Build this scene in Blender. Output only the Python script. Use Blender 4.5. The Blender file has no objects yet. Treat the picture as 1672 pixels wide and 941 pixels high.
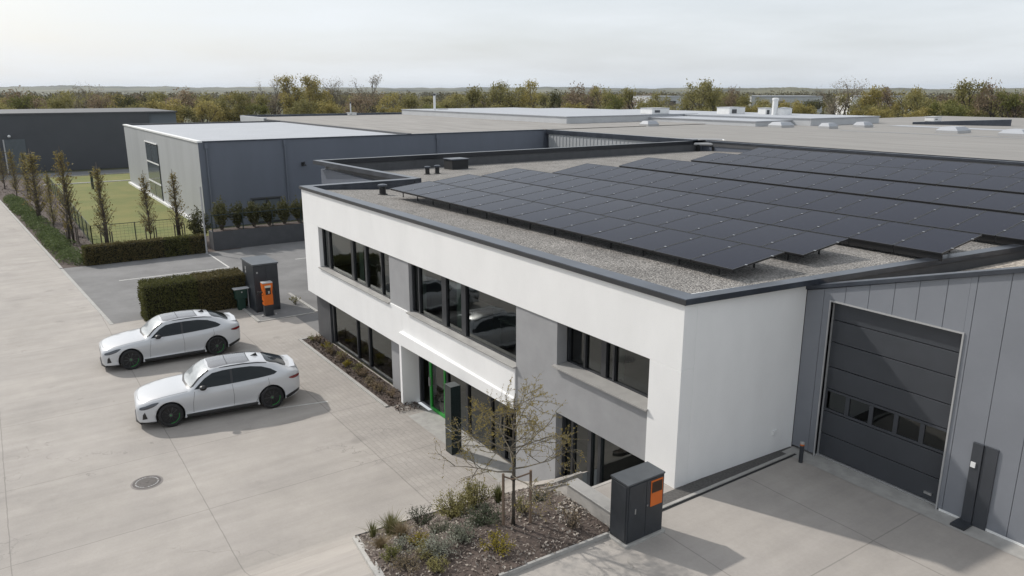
import bpy, bmesh, math, random
from mathutils import Vector, Matrix, noise, geometry
from mathutils.bvhtree import BVHTree
R = math.radians
sc = bpy.context.scene
COL = sc.collection
rng = random.Random(7)

# ------------------------------------------------------------------ camera, world, sun
F_PX, PITCH, YAW = 1238.708, 0.254833, -0.970727
CAM = Vector((9.4967, -10.4515, 10.1952))
FW = Vector((math.sin(YAW) * math.cos(PITCH), math.cos(YAW) * math.cos(PITCH), -math.sin(PITCH)))
RT = Vector((math.cos(YAW), -math.sin(YAW), 0))
UPV = RT.cross(FW)
cd = bpy.data.cameras.new("camera")
cam = bpy.data.objects.new("camera", cd)
COL.objects.link(cam)
cam.matrix_world = Matrix(((RT.x, UPV.x, -FW.x, CAM.x), (RT.y, UPV.y, -FW.y, CAM.y), (RT.z, UPV.z, -FW.z, CAM.z), (0, 0, 0, 1)))
cd.sensor_width = 36
cd.lens = 36 * F_PX / 1672
cd.clip_start = 0.1
cd.clip_end = 20000
sc.camera = cam

SUN_TRAVEL = Vector((1.0, 0.43, -0.86)).normalized()
SUN_EL = math.asin(-SUN_TRAVEL.z)
w = bpy.data.worlds.new("World")
sc.world = w
w.use_nodes = True
nt = w.node_tree
bg = nt.nodes["Background"]
sky = nt.nodes.new("ShaderNodeTexSky")
sky.sky_type = 'NISHITA'
sky.sun_disc = False
sky.sun_elevation = SUN_EL
sky.sun_rotation = math.atan2(-SUN_TRAVEL.x, -SUN_TRAVEL.y)
sky.air_density = 1.0
sky.dust_density = 3.0
sky.ozone_density = 1.5
tc = nt.nodes.new("ShaderNodeTexCoord")
mp = nt.nodes.new("ShaderNodeMapping")
mp.inputs['Scale'].default_value = (1.0, 1.0, 7.0)
nz = nt.nodes.new("ShaderNodeTexNoise")
nz.inputs['Scale'].default_value = 2.2
nz.inputs['Detail'].default_value = 6
nz.inputs['Roughness'].default_value = 0.55
cr = nt.nodes.new("ShaderNodeValToRGB")
cr.color_ramp.elements[0].position = 0.30
cr.color_ramp.elements[0].color = (0.60, 0.60, 0.60, 1)
cr.color_ramp.elements[1].position = 0.72
cr.color_ramp.elements[1].color = (0.93, 0.93, 0.93, 1)
mixs = nt.nodes.new("ShaderNodeMix")
mixs.data_type = 'RGBA'
SKY_CLOUD = (7.7, 8.1, 8.5, 1)
mixs.inputs['B'].default_value = SKY_CLOUD
L = nt.links.new
L(tc.outputs['Generated'], mp.inputs['Vector'])
L(mp.outputs['Vector'], nz.inputs['Vector'])
L(nz.outputs['Fac'], cr.inputs['Fac'])
L(cr.outputs['Color'], mixs.inputs['Factor'])
L(sky.outputs['Color'], mixs.inputs['A'])
L(mixs.outputs['Result'], bg.inputs['Color'])
bg.inputs['Strength'].default_value = 0.11
sd = bpy.data.lights.new("sun", 'SUN')
sd.energy = 3.15
sd.angle = R(1.2)
sd.color = (1.0, 0.955, 0.89)
sun = bpy.data.objects.new("sun", sd)
sun.rotation_euler = SUN_TRAVEL.to_track_quat('-Z', 'Y').to_euler()
sun.location = (-60, -30, 60)
COL.objects.link(sun)
vs = sc.view_settings
vs.view_transform = 'Standard'
vs.look = 'None'
vs.gamma = 1
vs.exposure = 0.10
vs.use_curve_mapping = False

# ------------------------------------------------------------------ geometry helpers
def ray(px, py):
    return RT * ((px - 836) / F_PX) - UPV * ((py - 470.5) / F_PX) + FW
def at_z(px, py, z):
    d = ray(px, py); return CAM + d * ((z - CAM.z) / d.z)
def at_y(px, py, y):
    d = ray(px, py); return CAM + d * ((y - CAM.y) / d.y)
def at_x(px, py, x):
    d = ray(px, py); return CAM + d * ((x - CAM.x) / d.x)
def proj(P):
    d = Vector(P) - CAM; z = d.dot(FW)
    return 836 + F_PX * d.dot(RT) / z, 470.5 - F_PX * d.dot(UPV) / z
def height_for(x, y, py):
    lo, hi = -5.0, 60.0
    for _ in range(50):
        m = (lo + hi) / 2
        if proj((x, y, m))[1] > py: lo = m
        else: hi = m
    return lo
def polar(px, dist):
    d = ray(px, 148); d.z = 0; d.normalize()
    return CAM.x + d.x * dist, CAM.y + d.y * dist

UP = 2.4475
H = 6.4075
D = 3.56
def sm(t):
    t = max(0.0, min(1.0, t)); return t
def hgt(x, y):
    xs = -5.8
    t = sm((x - xs) / (-.9 - xs))
    f = 1 - sm((y - 40) / 20)
    t = t * t * (3 - 2 * t) * 0.35 + t * 0.65
    return UP * t * f
def gp(px, py):
    d = ray(px, py); t = 1.0
    lo, hi = 1.0, 400.0
    for _ in range(60):
        m = (lo + hi) / 2; P = CAM + d * m
        if P.z > hgt(P.x, P.y): lo = m
        else: hi = m
    return CAM + d * lo

class MB:
    def __init__(s):
        s.v = []; s.f = []; s.m = []; s.c = 0
    def add(s, vs, fs, m=None):
        b = len(s.v); s.v += [tuple(v) for v in vs]
        s.f += [tuple(b + i for i in f) for f in fs]
        s.m += [s.c if m is None else m] * len(fs)
        return s
    def box(s, x0, x1, y0, y1, z0, z1, m=None):
        return s.add([(x0,y0,z0),(x1,y0,z0),(x1,y1,z0),(x0,y1,z0),(x0,y0,z1),(x1,y0,z1),(x1,y1,z1),(x0,y1,z1)],
              [(0,3,2,1),(4,5,6,7),(0,1,5,4),(1,2,6,5),(2,3,7,6),(3,0,4,7)], m)
    def prism(s, poly, z0, z1, m=None):
        """poly: plan polygon (ccw); z0,z1 numbers or per-vertex lists"""
        n = len(poly)
        a = z0 if isinstance(z0, (list, tuple)) else [z0] * n
        b = z1 if isinstance(z1, (list, tuple)) else [z1] * n
        vs = [(p[0], p[1], a[i]) for i, p in enumerate(poly)] + [(p[0], p[1], b[i]) for i, p in enumerate(poly)]
        fs = [tuple(reversed(range(n))), tuple(range(n, 2 * n))] + [(i, (i + 1) % n, n + (i + 1) % n, n + i) for i in range(n)]
        return s.add(vs, fs, m)
    def prism_y(s, poly, y0, y1, m=None):
        """poly in x,z extruded along y"""
        n = len(poly)
        vs = [(p[0], y0, p[1]) for p in poly] + [(p[0], y1, p[1]) for p in poly]
        fs = [tuple(range(n)), tuple(reversed(range(n, 2 * n)))] + [(i, n + i, n + (i + 1) % n, (i + 1) % n) for i in range(n)]
        return s.add(vs, fs, m)
    def quad(s, a, b, c, d, m=None):
        return s.add([a, b, c, d], [(0, 1, 2, 3)], m)
    def tube(s, p0, p1, r0, r1=None, n=6, cap=True, m=None):
        p0 = Vector(p0); p1 = Vector(p1); r1 = r0 if r1 is None else r1
        d = (p1 - p0)
        if d.length < 1e-6: return s
        q = d.to_track_quat('Z', 'X')
        vs = []
        for P, r in ((p0, r0), (p1, r1)):
            for i in range(n):
                a = 2 * math.pi * i / n
                vs.append(P + q @ Vector((math.cos(a) * r, math.sin(a) * r, 0)))
        fs = [(i, (i + 1) % n, n + (i + 1) % n, n + i) for i in range(n)]
        if cap: fs += [tuple(reversed(range(n))), tuple(range(n, 2 * n))]
        return s.add(vs, fs, m)
    def path(s, pts, r, n=6, m=None):
        pts = [Vector(p) for p in pts]; rings = []
        rr = r if isinstance(r, (list, tuple)) else [r] * len(pts)
        up = Vector((0, 0, 1))
        vs = []
        for k, p in enumerate(pts):
            d = (pts[min(k + 1, len(pts) - 1)] - pts[max(k - 1, 0)]).normalized()
            sx = d.cross(up)
            if sx.length < 1e-3: sx = d.cross(Vector((1, 0, 0)))
            sx.normalize(); sy = sx.cross(d)
            for i in range(n):
                a = 2 * math.pi * i / n
                vs.append(p + sx * math.cos(a) * rr[k] + sy * math.sin(a) * rr[k])
        fs = []
        for k in range(len(pts) - 1):
            for i in range(n):
                fs.append((k*n+i, k*n+(i+1) % n, (k+1)*n+(i+1) % n, (k+1)*n+i))
        fs += [tuple(reversed(range(n))), tuple((len(pts)-1)*n + i for i in range(n))]
        return s.add(vs, fs, m)
    def lathe(s, prof, o=(0, 0, 0), axis='Z', n=24, m=None):
        vs = []
        for r, h in prof:
            for i in range(n):
                a = 2 * math.pi * i / n; c, t = math.cos(a) * r, math.sin(a) * r
                v = (c, t, h) if axis == 'Z' else (h, c, t)
                vs.append((o[0] + v[0], o[1] + v[1], o[2] + v[2]))
        fs = []
        for k in range(len(prof) - 1):
            for i in range(n):
                fs.append((k*n+i, k*n+(i+1) % n, (k+1)*n+(i+1) % n, (k+1)*n+i))
        if prof[0][0] > 1e-6: fs.append(tuple(reversed(range(n))))
        if prof[-1][0] > 1e-6: fs.append(tuple((len(prof)-1)*n + i for i in range(n)))
        return s.add(vs, fs, m)
    def leaf(s, p, size, g, asp=0.6, m=None, upb=0.0):
        n = Vector((g.gauss(0, 1), g.gauss(0, 1), g.gauss(0, 1) + upb))
        if n.length < 1e-3: n = Vector((0, 0, 1))
        n.normalize()
        a = n.orthogonal().normalized(); b = n.cross(a)
        t = g.uniform(0, 6.283); u = a * math.cos(t) + b * math.sin(t); v = n.cross(u)
        u = u * size * g.uniform(.7, 1.3) * .5; v = v * size * asp * g.uniform(.7, 1.3) * .5
        p = Vector(p)
        return s.add([p - u, p + v, p + u, p - v], [(0, 1, 2, 3)], m)
    def build(s, name, mats, parent=None, smooth=False, loc=None, bevel=0.0, fixn=True):
        me = bpy.data.meshes.new(name)
        off = Vector((0, 0, 0))
        q = parent
        while q is not None:
            off += Vector(q.location); q = q.parent
        if loc is not None: off += Vector(loc)
        me.from_pydata([tuple(Vector(v) - off) for v in s.v], [], s.f)
        if not isinstance(mats, (list, tuple)): mats = [mats]
        for m in mats: me.materials.append(m)
        for p, mi in zip(me.polygons, s.m): p.material_index = mi
        me.update()
        if fixn:
            bm = bmesh.new(); bm.from_mesh(me)
            bmesh.ops.recalc_face_normals(bm, faces=bm.faces); bm.to_mesh(me); bm.free()
        if smooth:
            for p in me.polygons: p.use_smooth = True
        o = bpy.data.objects.new(name, me)
        COL.objects.link(o)
        if parent is not None: o.parent = parent
        if loc is not None: o.location = loc
        if bevel > 0:
            b = o.modifiers.new("bevel", 'BEVEL'); b.width = bevel; b.segments = 2; b.limit_method = 'ANGLE'
        return o

def thing(name, label, cat, loc=(0, 0, 0), group=None):
    o = bpy.data.objects.new(name, None); COL.objects.link(o)
    o.location = loc; o.empty_display_size = .2
    return tag(o, label, cat, group)
def tag(o, label=None, cat=None, group=None, kind=None):
    if label: o['label'] = label
    if cat: o['category'] = cat
    if group: o['group'] = group
    if kind: o['kind'] = kind
    return o
def struct(o): o['kind'] = 'structure'; return o
def copy_tree(o, parent=None):
    c = o.copy(); COL.objects.link(c)
    if parent is not None: c.parent = parent
    for ch in list(o.children): copy_tree(ch, c)
    return c
ORD = ['zeroth','first','second','third','fourth','fifth','sixth','seventh','eighth','ninth','tenth','eleventh','twelfth','thirteenth','fourteenth','fifteenth','sixteenth','seventeenth','eighteenth','nineteenth','twentieth']
TENS = {2: 'twenty', 3: 'thirty', 4: 'forty', 5: 'fifty', 6: 'sixty', 7: 'seventy', 8: 'eighty', 9: 'ninety'}
TENTH = {2: 'twentieth', 3: 'thirtieth', 4: 'fortieth', 5: 'fiftieth', 6: 'sixtieth', 7: 'seventieth', 8: 'eightieth', 9: 'ninetieth'}
def ordw(n):
    if n <= 20: return ORD[n]
    return TENTH[n // 10] if n % 10 == 0 else TENS[n // 10] + '-' + ORD[n % 10]

# ------------------------------------------------------------------ materials
MATS = {}
def mat(name, col, rough=.7, metal=0.0, spec=.5, coat=0.0, noise_amt=0.0, noise_scale=3.0, bump=0.0, bump_scale=60.0, streak=None, col2=None, emit=None):
    m = bpy.data.materials.new(name); m.use_nodes = True
    t = m.node_tree; b = t.nodes["Principled BSDF"]; lk = t.links.new
    b.inputs['Base Color'].default_value = (*col, 1)
    b.inputs['Roughness'].default_value = rough
    b.inputs['Metallic'].default_value = metal
    b.inputs['Specular IOR Level'].default_value = spec
    if coat: 
        b.inputs['Coat Weight'].default_value = coat; b.inputs['Coat Roughness'].default_value = .04
    g = t.nodes.new("ShaderNodeNewGeometry")
    if noise_amt > 0:
        n = t.nodes.new("ShaderNodeTexNoise"); n.inputs['Scale'].default_value = noise_scale; n.inputs['Detail'].default_value = 7; n.inputs['Roughness'].default_value = .62
        src = g.outputs['Position']
        if streak:
            mpn = t.nodes.new("ShaderNodeMapping"); mpn.inputs['Scale'].default_value = streak
            lk(src, mpn.inputs['Vector']); src = mpn.outputs['Vector']
        lk(src, n.inputs['Vector'])
        r = t.nodes.new("ShaderNodeValToRGB")
        c2 = col2 or tuple(max(0, c * (1 - noise_amt)) for c in col)
        c1 = tuple(c * (1 + noise_amt * .5) for c in col) if not col2 else col
        r.color_ramp.elements[0].position = .35; r.color_ramp.elements[1].position = .65
        r.color_ramp.elements[0].color = (*c2, 1); r.color_ramp.elements[1].color = (*c1, 1)
        lk(n.outputs['Fac'], r.inputs['Fac']); lk(r.outputs['Color'], b.inputs['Base Color'])
    if bump > 0:
        n2 = t.nodes.new("ShaderNodeTexNoise"); n2.inputs['Scale'].default_value = bump_scale; n2.inputs['Detail'].default_value = 4
        lk(g.outputs['Position'], n2.inputs['Vector'])
        bp = t.nodes.new("ShaderNodeBump"); bp.inputs['Strength'].default_value = bump; bp.inputs['Distance'].default_value = .01
        lk(n2.outputs['Fac'], bp.inputs['Height']); lk(bp.outputs['Normal'], b.inputs['Normal'])
    MATS[name] = m
    return m

def leafmat(name, cols, rough=.75, transl=.3):
    """colour varies from leaf to leaf (random per island) and from plant to plant"""
    m = bpy.data.materials.new(name); m.use_nodes = True
    t = m.node_tree; lk = t.links.new; b = t.nodes["Principled BSDF"]
    g = t.nodes.new("ShaderNodeNewGeometry"); oi = t.nodes.new("ShaderNodeObjectInfo")
    ad = t.nodes.new("ShaderNodeMath"); ad.operation = 'MULTIPLY_ADD'; ad.inputs[1].default_value = .5
    mu = t.nodes.new("ShaderNodeMath"); mu.operation = 'MULTIPLY'; mu.inputs[1].default_value = .5
    lk(oi.outputs['Random'], mu.inputs[0]); lk(g.outputs['Random Per Island'], ad.inputs[0]); lk(mu.outputs[0], ad.inputs[2])
    r = t.nodes.new("ShaderNodeValToRGB")
    el = r.color_ramp.elements
    while len(el) < len(cols): el.new(.5)
    for i, c in enumerate(cols):
        el[i].position = .1 + .8 * i / max(1, len(cols) - 1); el[i].color = (*c, 1)
    lk(ad.outputs[0], r.inputs['Fac']); lk(r.outputs['Color'], b.inputs['Base Color'])
    b.inputs['Roughness'].default_value = rough; b.inputs['Specular IOR Level'].default_value = .2
    tr = t.nodes.new("ShaderNodeBsdfTranslucent"); lk(r.outputs['Color'], tr.inputs['Color'])
    mx = t.nodes.new("ShaderNodeMixShader"); mx.inputs[0].default_value = transl
    lk(b.outputs[0], mx.inputs[1]); lk(tr.outputs[0], mx.inputs[2]); lk(mx.outputs[0], t.nodes["Material Output"].inputs['Surface'])
    return m

M_WHITE = mat("white_render", (.78, .775, .765), .85, noise_amt=.045, noise_scale=.8, bump=.25, bump_scale=90, streak=(1, 1, .5))
M_GREY = mat("grey_render", (.30, .30, .305), .85, noise_amt=.08, noise_scale=1.5, bump=.25, bump_scale=90)
M_DKGREY = mat("dark_plinth", (.07, .072, .077), .6, noise_amt=.15, noise_scale=2)
M_ANTH = mat("anthracite_metal", (.028, .03, .034), .4, spec=.5, noise_amt=.2, noise_scale=2.5)
M_COPING = mat("coping_metal", (.085, .095, .115), .3, metal=.7, noise_amt=.25, noise_scale=1.3)
M_SILL = mat("sill_metal", (.36, .35, .335), .5, metal=.2, noise_amt=.1)
M_CLAD = mat("grey_cladding", (.215, .226, .25), .5, metal=.15, noise_amt=.07, noise_scale=.8)
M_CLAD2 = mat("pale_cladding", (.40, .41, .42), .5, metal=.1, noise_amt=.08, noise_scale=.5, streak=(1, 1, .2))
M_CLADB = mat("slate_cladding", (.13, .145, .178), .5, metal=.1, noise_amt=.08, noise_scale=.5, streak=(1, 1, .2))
M_FARB = mat("dark_cladding", (.062, .066, .074), .6, noise_amt=.08, noise_scale=.3)
M_DOOR = mat("door_panel", (.048, .052, .06), .42, spec=.5, noise_amt=.1, noise_scale=1.5)
M_TRIM = mat("light_trim", (.42, .42, .42), .45, metal=.3)
M_BLACK = mat("black_rubber", (.012, .012, .013), .6)
M_GREEN = mat("green_frame", (.015, .27, .03), .4)
M_ORANGE = mat("orange_paint", (.62, .13, .008), .45, noise_amt=.08)
M_CABINET = mat("cabinet_paint", (.03, .034, .04), .45, noise_amt=.15, noise_scale=4)
M_LID = mat("lid_metal", (.10, .11, .12), .35, metal=.4, noise_amt=.12, noise_scale=3)
M_KERB = mat("kerb_concrete", (.36, .35, .33), .85, noise_amt=.15, noise_scale=4, bump=.3)
M_CONC = mat("wall_concrete", (.38, .36, .335), .85, noise_amt=.15, noise_scale=3, bump=.3)
M_WOOD = mat("stake_wood", (.17, .12, .085), .8, noise_amt=.3, noise_scale=8, streak=(1, 1, .15))
M_BARK = mat("bark", (.085, .07, .055), .9, noise_amt=.3, noise_scale=6)
M_BARKL = mat("pale_bark", (.14, .12, .09), .9, noise_amt=.3, noise_scale=6)
M_STEEL = mat("steel", (.55, .55, .55), .3, metal=.9)
M_WHITEM = mat("white_metal", (.75, .75, .74), .5, noise_amt=.06)
M_ASPHALT = mat("asphalt", (.175, .172, .17), .85, noise_amt=.22, noise_scale=.45, bump=.4, bump_scale=45)
M_ROAD = mat("road_asphalt", (.16, .16, .16), .85, noise_amt=.15, noise_scale=.4)
M_PAINT = mat("road_paint", (.55, .54, .51), .7, noise_amt=.2, noise_scale=4)
M_LAWN = mat("lawn_green", (.175, .165, .045), .95, noise_amt=.3, noise_scale=.3, bump=.6, bump_scale=30, col2=(.115, .135, .03))
M_EARTH = mat("earth_ground", (.085, .088, .042), .95, noise_amt=.3, noise_scale=.05)
M_MULCH = mat("mulch_soil", (.088, .066, .055), .95, noise_amt=.4, noise_scale=6, bump=.8, bump_scale=25)
M_STRIP = mat("dark_gravel_strip", (.10, .095, .09), .9, noise_amt=.3, noise_scale=20, bump=.8, bump_scale=70)
M_ROOFP = mat("pale_membrane", (.37, .385, .41), .6, noise_amt=.06, noise_scale=.4)
M_ROOFD = mat("bitumen_membrane", (.25, .238, .222), .85, noise_amt=.14, noise_scale=.5, bump=.3, bump_scale=20, streak=(.25, 2.2, 1))
M_ROOFB = mat("brown_membrane", (.265, .25, .232), .85, noise_amt=.18, noise_scale=.6, streak=(.25, 1.6, 1))
M_PALEWALL = mat("pale_roof_wall", (.48, .49, .50), .6, noise_amt=.06, noise_scale=.6)
M_DESK = mat("interior_pale", (.42, .42, .40), .7)
M_ROOM = mat("interior_room", (.16, .155, .145), .9)
M_BLIND = mat("window_blind", (.40, .46, .42), .8)
M_GREENBOX = mat("green_box_paint", (.009, .04, .028), .45)
M_HILL = mat("wooded_hill", (.16, .15, .085), .95, noise_amt=.4, noise_scale=.0045, col2=(.045, .05, .035), streak=(1, 1, 4))
M_CARPAINT = mat("car_paint", (.52, .53, .545), .28, metal=0.0, coat=1.0)
M_CARGLASS = mat("car_glass", (.010, .014, .016), .05, spec=.3)
M_CARBLACK = mat("car_black", (.014, .014, .015), .35)
M_TYRE = mat("tyre", (.016, .016, .017), .8)
M_RIM = mat("rim_black", (.10, .10, .105), .3, metal=.6)
M_CALIPER = mat("caliper_green", (.02, .50, .06), .4)
M_LIGHT = mat("headlight", (.05, .055, .065), .08, metal=.3, coat=1)
M_TAIL = mat("taillight", (.16, .008, .012), .12, coat=1)
M_SKY_SHEEN = mat("windscreen_sky_sheen", (.30, .32, .33), .3, metal=.35, coat=1, noise_amt=.15, noise_scale=6, bump=.5, bump_scale=9)  # pale silver: bright sky reflection painted onto the car windscreens
M_CARROOF = mat("car_roof", (.12, .12, .125), .22, coat=1, noise_amt=.04)
M_SEAM = mat("car_seam", (.10, .10, .105), .6)
M_SCREEN = mat("charger_screen", (.03, .03, .03), .15)
M_PLATE = mat("charger_plate", (.55, .56, .50), .4)

def glassmat(name, tint, bumps=0.0):
    m = bpy.data.materials.new(name); m.use_nodes = True
    t = m.node_tree; lk = t.links.new
    t.nodes.remove(t.nodes["Principled BSDF"])
    a = t.nodes.new("ShaderNodeBsdfTransparent"); a.inputs['Color'].default_value = (*tint, 1)
    b = t.nodes.new("ShaderNodeBsdfGlossy"); b.inputs['Roughness'].default_value = .02; b.inputs['Color'].default_value = (.92, .96, .95, 1)
    fr = t.nodes.new("ShaderNodeFresnel"); fr.inputs['IOR'].default_value = 1.75
    g = t.nodes.new("ShaderNodeNewGeometry"); n = t.nodes.new("ShaderNodeTexNoise"); n.inputs['Scale'].default_value = .9
    bp = t.nodes.new("ShaderNodeBump"); bp.inputs['Strength'].default_value = .14; bp.inputs['Distance'].default_value = .05
    lk(g.outputs['Position'], n.inputs['Vector']); lk(n.outputs['Fac'], bp.inputs['Height']); lk(bp.outputs['Normal'], b.inputs['Normal'])
    mx = t.nodes.new("ShaderNodeMixShader")
    lk(fr.outputs[0], mx.inputs[0]); lk(a.outputs[0], mx.inputs[1]); lk(b.outputs[0], mx.inputs[2])
    lk(mx.outputs[0], t.nodes["Material Output"].inputs['Surface'])
    return m
M_GLASS = glassmat("window_glass", (.42, .48, .45))
M_GLASSD = glassmat("dark_glass", (.16, .19, .18))

def gravelmat(name, c0, c1, scale=24, warm=None):
    m = bpy.data.materials.new(name); m.use_nodes = True
    t = m.node_tree; lk = t.links.new; b = t.nodes["Principled BSDF"]
    g = t.nodes.new("ShaderNodeNewGeometry")
    v = t.nodes.new("ShaderNodeTexVoronoi"); v.inputs['Scale'].default_value = scale
    lk(g.outputs['Position'], v.inputs['Vector'])
    sp = t.nodes.new("ShaderNodeSeparateColor"); lk(v.outputs['Color'], sp.inputs[0])
    r = t.nodes.new("ShaderNodeValToRGB"); el = r.color_ramp.elements
    el[0].color = (*c0, 1); el[1].color = (*c1, 1); el[0].position = .1; el[1].position = .95
    lk(sp.outputs[0], r.inputs['Fac'])
    n = t.nodes.new("ShaderNodeTexNoise"); n.inputs['Scale'].default_value = .7; n.inputs['Detail'].default_value = 4
    lk(g.outputs['Position'], n.inputs['Vector'])
    mr = t.nodes.new("ShaderNodeMapRange"); mr.inputs[1].default_value = .3; mr.inputs[2].default_value = .7; mr.inputs[3].default_value = .78; mr.inputs[4].default_value = 1.12
    lk(n.outputs['Fac'], mr.inputs[0])
    mx = t.nodes.new("ShaderNodeMix"); mx.data_type = 'RGBA'; mx.blend_type = 'MULTIPLY'; mx.inputs['Factor'].default_value = 1
    lk(r.outputs['Color'], mx.inputs['A']); lk(mr.outputs[0], mx.inputs['B']); lk(mx.outputs['Result'], b.inputs['Base Color'])
    bp = t.nodes.new("ShaderNodeBump"); bp.inputs['Strength'].default_value = 1.0; bp.inputs['Distance'].default_value = .03; bp.invert = True
    lk(v.outputs['Distance'], bp.inputs['Height']); lk(bp.outputs['Normal'], b.inputs['Normal'])
    b.inputs['Roughness'].default_value = .9
    return m
M_GRAVEL = gravelmat("roof_gravel", (.12, .112, .104), (.36, .34, .315), 30)
M_GRAVELW = gravelmat("warm_gravel", (.14, .12, .10), (.52, .46, .39), 17)

def yardmat():
    m = bpy.data.materials.new("yard_concrete"); m.use_nodes = True
    t = m.node_tree; lk = t.links.new; b = t.nodes["Principled BSDF"]
    N = t.nodes.new
    g = N("ShaderNodeNewGeometry"); sp = N("ShaderNodeSeparateXYZ"); lk(g.outputs['Position'], sp.inputs[0])
    def math_(op, a, bv=None, c=None):
        n = N("ShaderNodeMath"); n.operation = op
        for i, q in enumerate((a, bv, c)):
            if q is None: continue
            if isinstance(q, (int, float)): n.inputs[i].default_value = q
            else: lk(q, n.inputs[i])
        return n.outputs[0]
    def noise_(scale, detail, streak=None, rough=.6):
        n = N("ShaderNodeTexNoise"); n.inputs['Scale'].default_value = scale; n.inputs['Detail'].default_value = detail; n.inputs['Roughness'].default_value = rough
        mpn = N("ShaderNodeMapping"); mpn.inputs['Scale'].default_value = streak or (1, 1, 1)
        lk(g.outputs['Position'], mpn.inputs['Vector']); lk(mpn.outputs[0], n.inputs['Vector'])
        return n.outputs['Fac']
    def rng_(v, a, bb, c, d):
        n = N("ShaderNodeMapRange")
        for i, q in enumerate((a, bb, c, d)): n.inputs[i + 1].default_value = q
        lk(v, n.inputs[0]); return n.outputs[0]
    X, Y = sp.outputs[0], sp.outputs[1]
    wob = math_('MULTIPLY', math_('SUBTRACT', noise_(1.5, 3), .5), .05)
    Xw = math_('ADD', X, wob); Yw = math_('ADD', Y, wob)
    big = noise_(.35, 8); med = noise_(1.3, 8, None, .65); st = noise_(.8, 7, (2.6, .3, 1)); fine = noise_(16, 4)
    v = math_('MULTIPLY', rng_(big, .3, .7, .92, 1.07), rng_(med, .25, .75, .93, 1.07))
    v = math_('MULTIPLY', v, rng_(st, .3, .7, .91, 1.07))
    v = math_('MULTIPLY', v, rng_(fine, .2, .8, .95, 1.04))
    dark = rng_(noise_(.22, 6, None, .7), .56, .70, 1.0, .87)
    v = math_('MULTIPLY', v, dark)
    spots = rng_(noise_(1.1, 2, None, .3), .70, .78, 1.0, .86)
    v = math_('MULTIPLY', v, spots)
    vor = N("ShaderNodeTexVoronoi"); vor.feature = 'DISTANCE_TO_EDGE'; vor.inputs['Scale'].default_value = .28; mw = N("ShaderNodeMix"); mw.data_type = 'VECTOR'; mw.inputs['Factor'].default_value = .5
    nw = N("ShaderNodeTexNoise"); nw.inputs['Scale'].default_value = 1.6; nw.inputs['Detail'].default_value = 6; lk(g.outputs['Position'], nw.inputs['Vector'])
    lk(g.outputs['Position'], mw.inputs['A']); lk(nw.outputs['Color'], mw.inputs['B']); lk(mw.outputs['Result'], vor.inputs['Vector'])
    crk = math_('MULTIPLY', math_('LESS_THAN', vor.outputs['Distance'], .0016), rng_(noise_(.4, 3), .50, .58, 0, .22))
    v = math_('MULTIPLY', v, math_('SUBTRACT', 1.0, crk))
    jx = at_z(1426, 883, UP).x; jy = at_z(1426, 883, UP).y; jy2 = at_z(1150, 913, UP).y
    def line(coord, at, hw=.012):
        return math_('LESS_THAN', math_('ABSOLUTE', math_('SUBTRACT', coord, at)), hw)
    lines = None
    low = math_('LESS_THAN', X, -.6); high = math_('GREATER_THAN', X, .3)
    for mask, specs in ((low, [(Xw, -44.5), (Xw, -34.9), (Xw, -25.2), (Xw, -17.5), (Xw, -12.8), (Xw, -8.9), (Xw, -5.2), (Yw, -11.3), (Yw, -7.1), (Yw, -2.38), (Yw, -15.4)]),
                        (high, [(Xw, jx), (Yw, jy), (Yw, jy2), (Xw, jx + 3.4)])):
        for cc, a in specs:
            q = math_('MULTIPLY', line(cc, a), mask)
            lines = q if lines is None else math_('MAXIMUM', lines, q)
    v = math_('MULTIPLY', v, math_('SUBTRACT', 1.0, math_('MULTIPLY', lines, .27)))
    # block paving in front of the facade
    br = N("ShaderNodeTexBrick"); br.inputs['Scale'].default_value = 1.0; br.inputs['Brick Width'].default_value = .3; br.inputs['Row Height'].default_value = .15; br.inputs['Mortar Size'].default_value = .01
    br.inputs['Color1'].default_value = (1, 1, 1, 1); br.inputs['Color2'].default_value = (.93, .93, .93, 1); br.inputs['Mortar'].default_value = (.82, .82, .82, 1)
    lk(g.outputs['Position'], br.inputs['Vector'])
    spb = N("ShaderNodeSeparateColor"); lk(br.outputs['Color'], spb.inputs[0])
    pm = math_('MULTIPLY', math_('MULTIPLY', math_('GREATER_THAN', Y, -2.4), math_('LESS_THAN', X, -6.0)), math_('GREATER_THAN', X, -21.5))
    v = math_('MULTIPLY', v, math_('SUBTRACT', 1.0, math_('MULTIPLY', pm, math_('SUBTRACT', 1.0, spb.outputs[0]))))
    cm = N("ShaderNodeMix"); cm.data_type = 'RGBA'; cm.inputs['A'].default_value = (.338, .312, .287, 1); cm.inputs['B'].default_value = (.360, .332, .302, 1)
    lk(rng_(noise_(.5, 4), .35, .65, 0, 1), cm.inputs['Factor'])
    cm3 = N("ShaderNodeMix"); cm3.data_type = 'RGBA'; cm3.blend_type = 'MULTIPLY'; cm3.inputs['Factor'].default_value = 1
    lk(cm.outputs['Result'], cm3.inputs['A']); lk(v, cm3.inputs['B'])
    lk(cm3.outputs['Result'], b.inputs['Base Color'])
    bp = N("ShaderNodeBump"); bp.inputs['Strength'].default_value = .25; bp.inputs['Distance'].default_value = .01
    hh = math_('SUBTRACT', fine, math_('MULTIPLY', lines, 1.5)); lk(hh, bp.inputs['Height']); lk(bp.outputs['Normal'], b.inputs['Normal'])
    b.inputs['Roughness'].default_value = .82; b.inputs['Specular IOR Level'].default_value = .3
    return m
M_YARD = yardmat()

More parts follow.
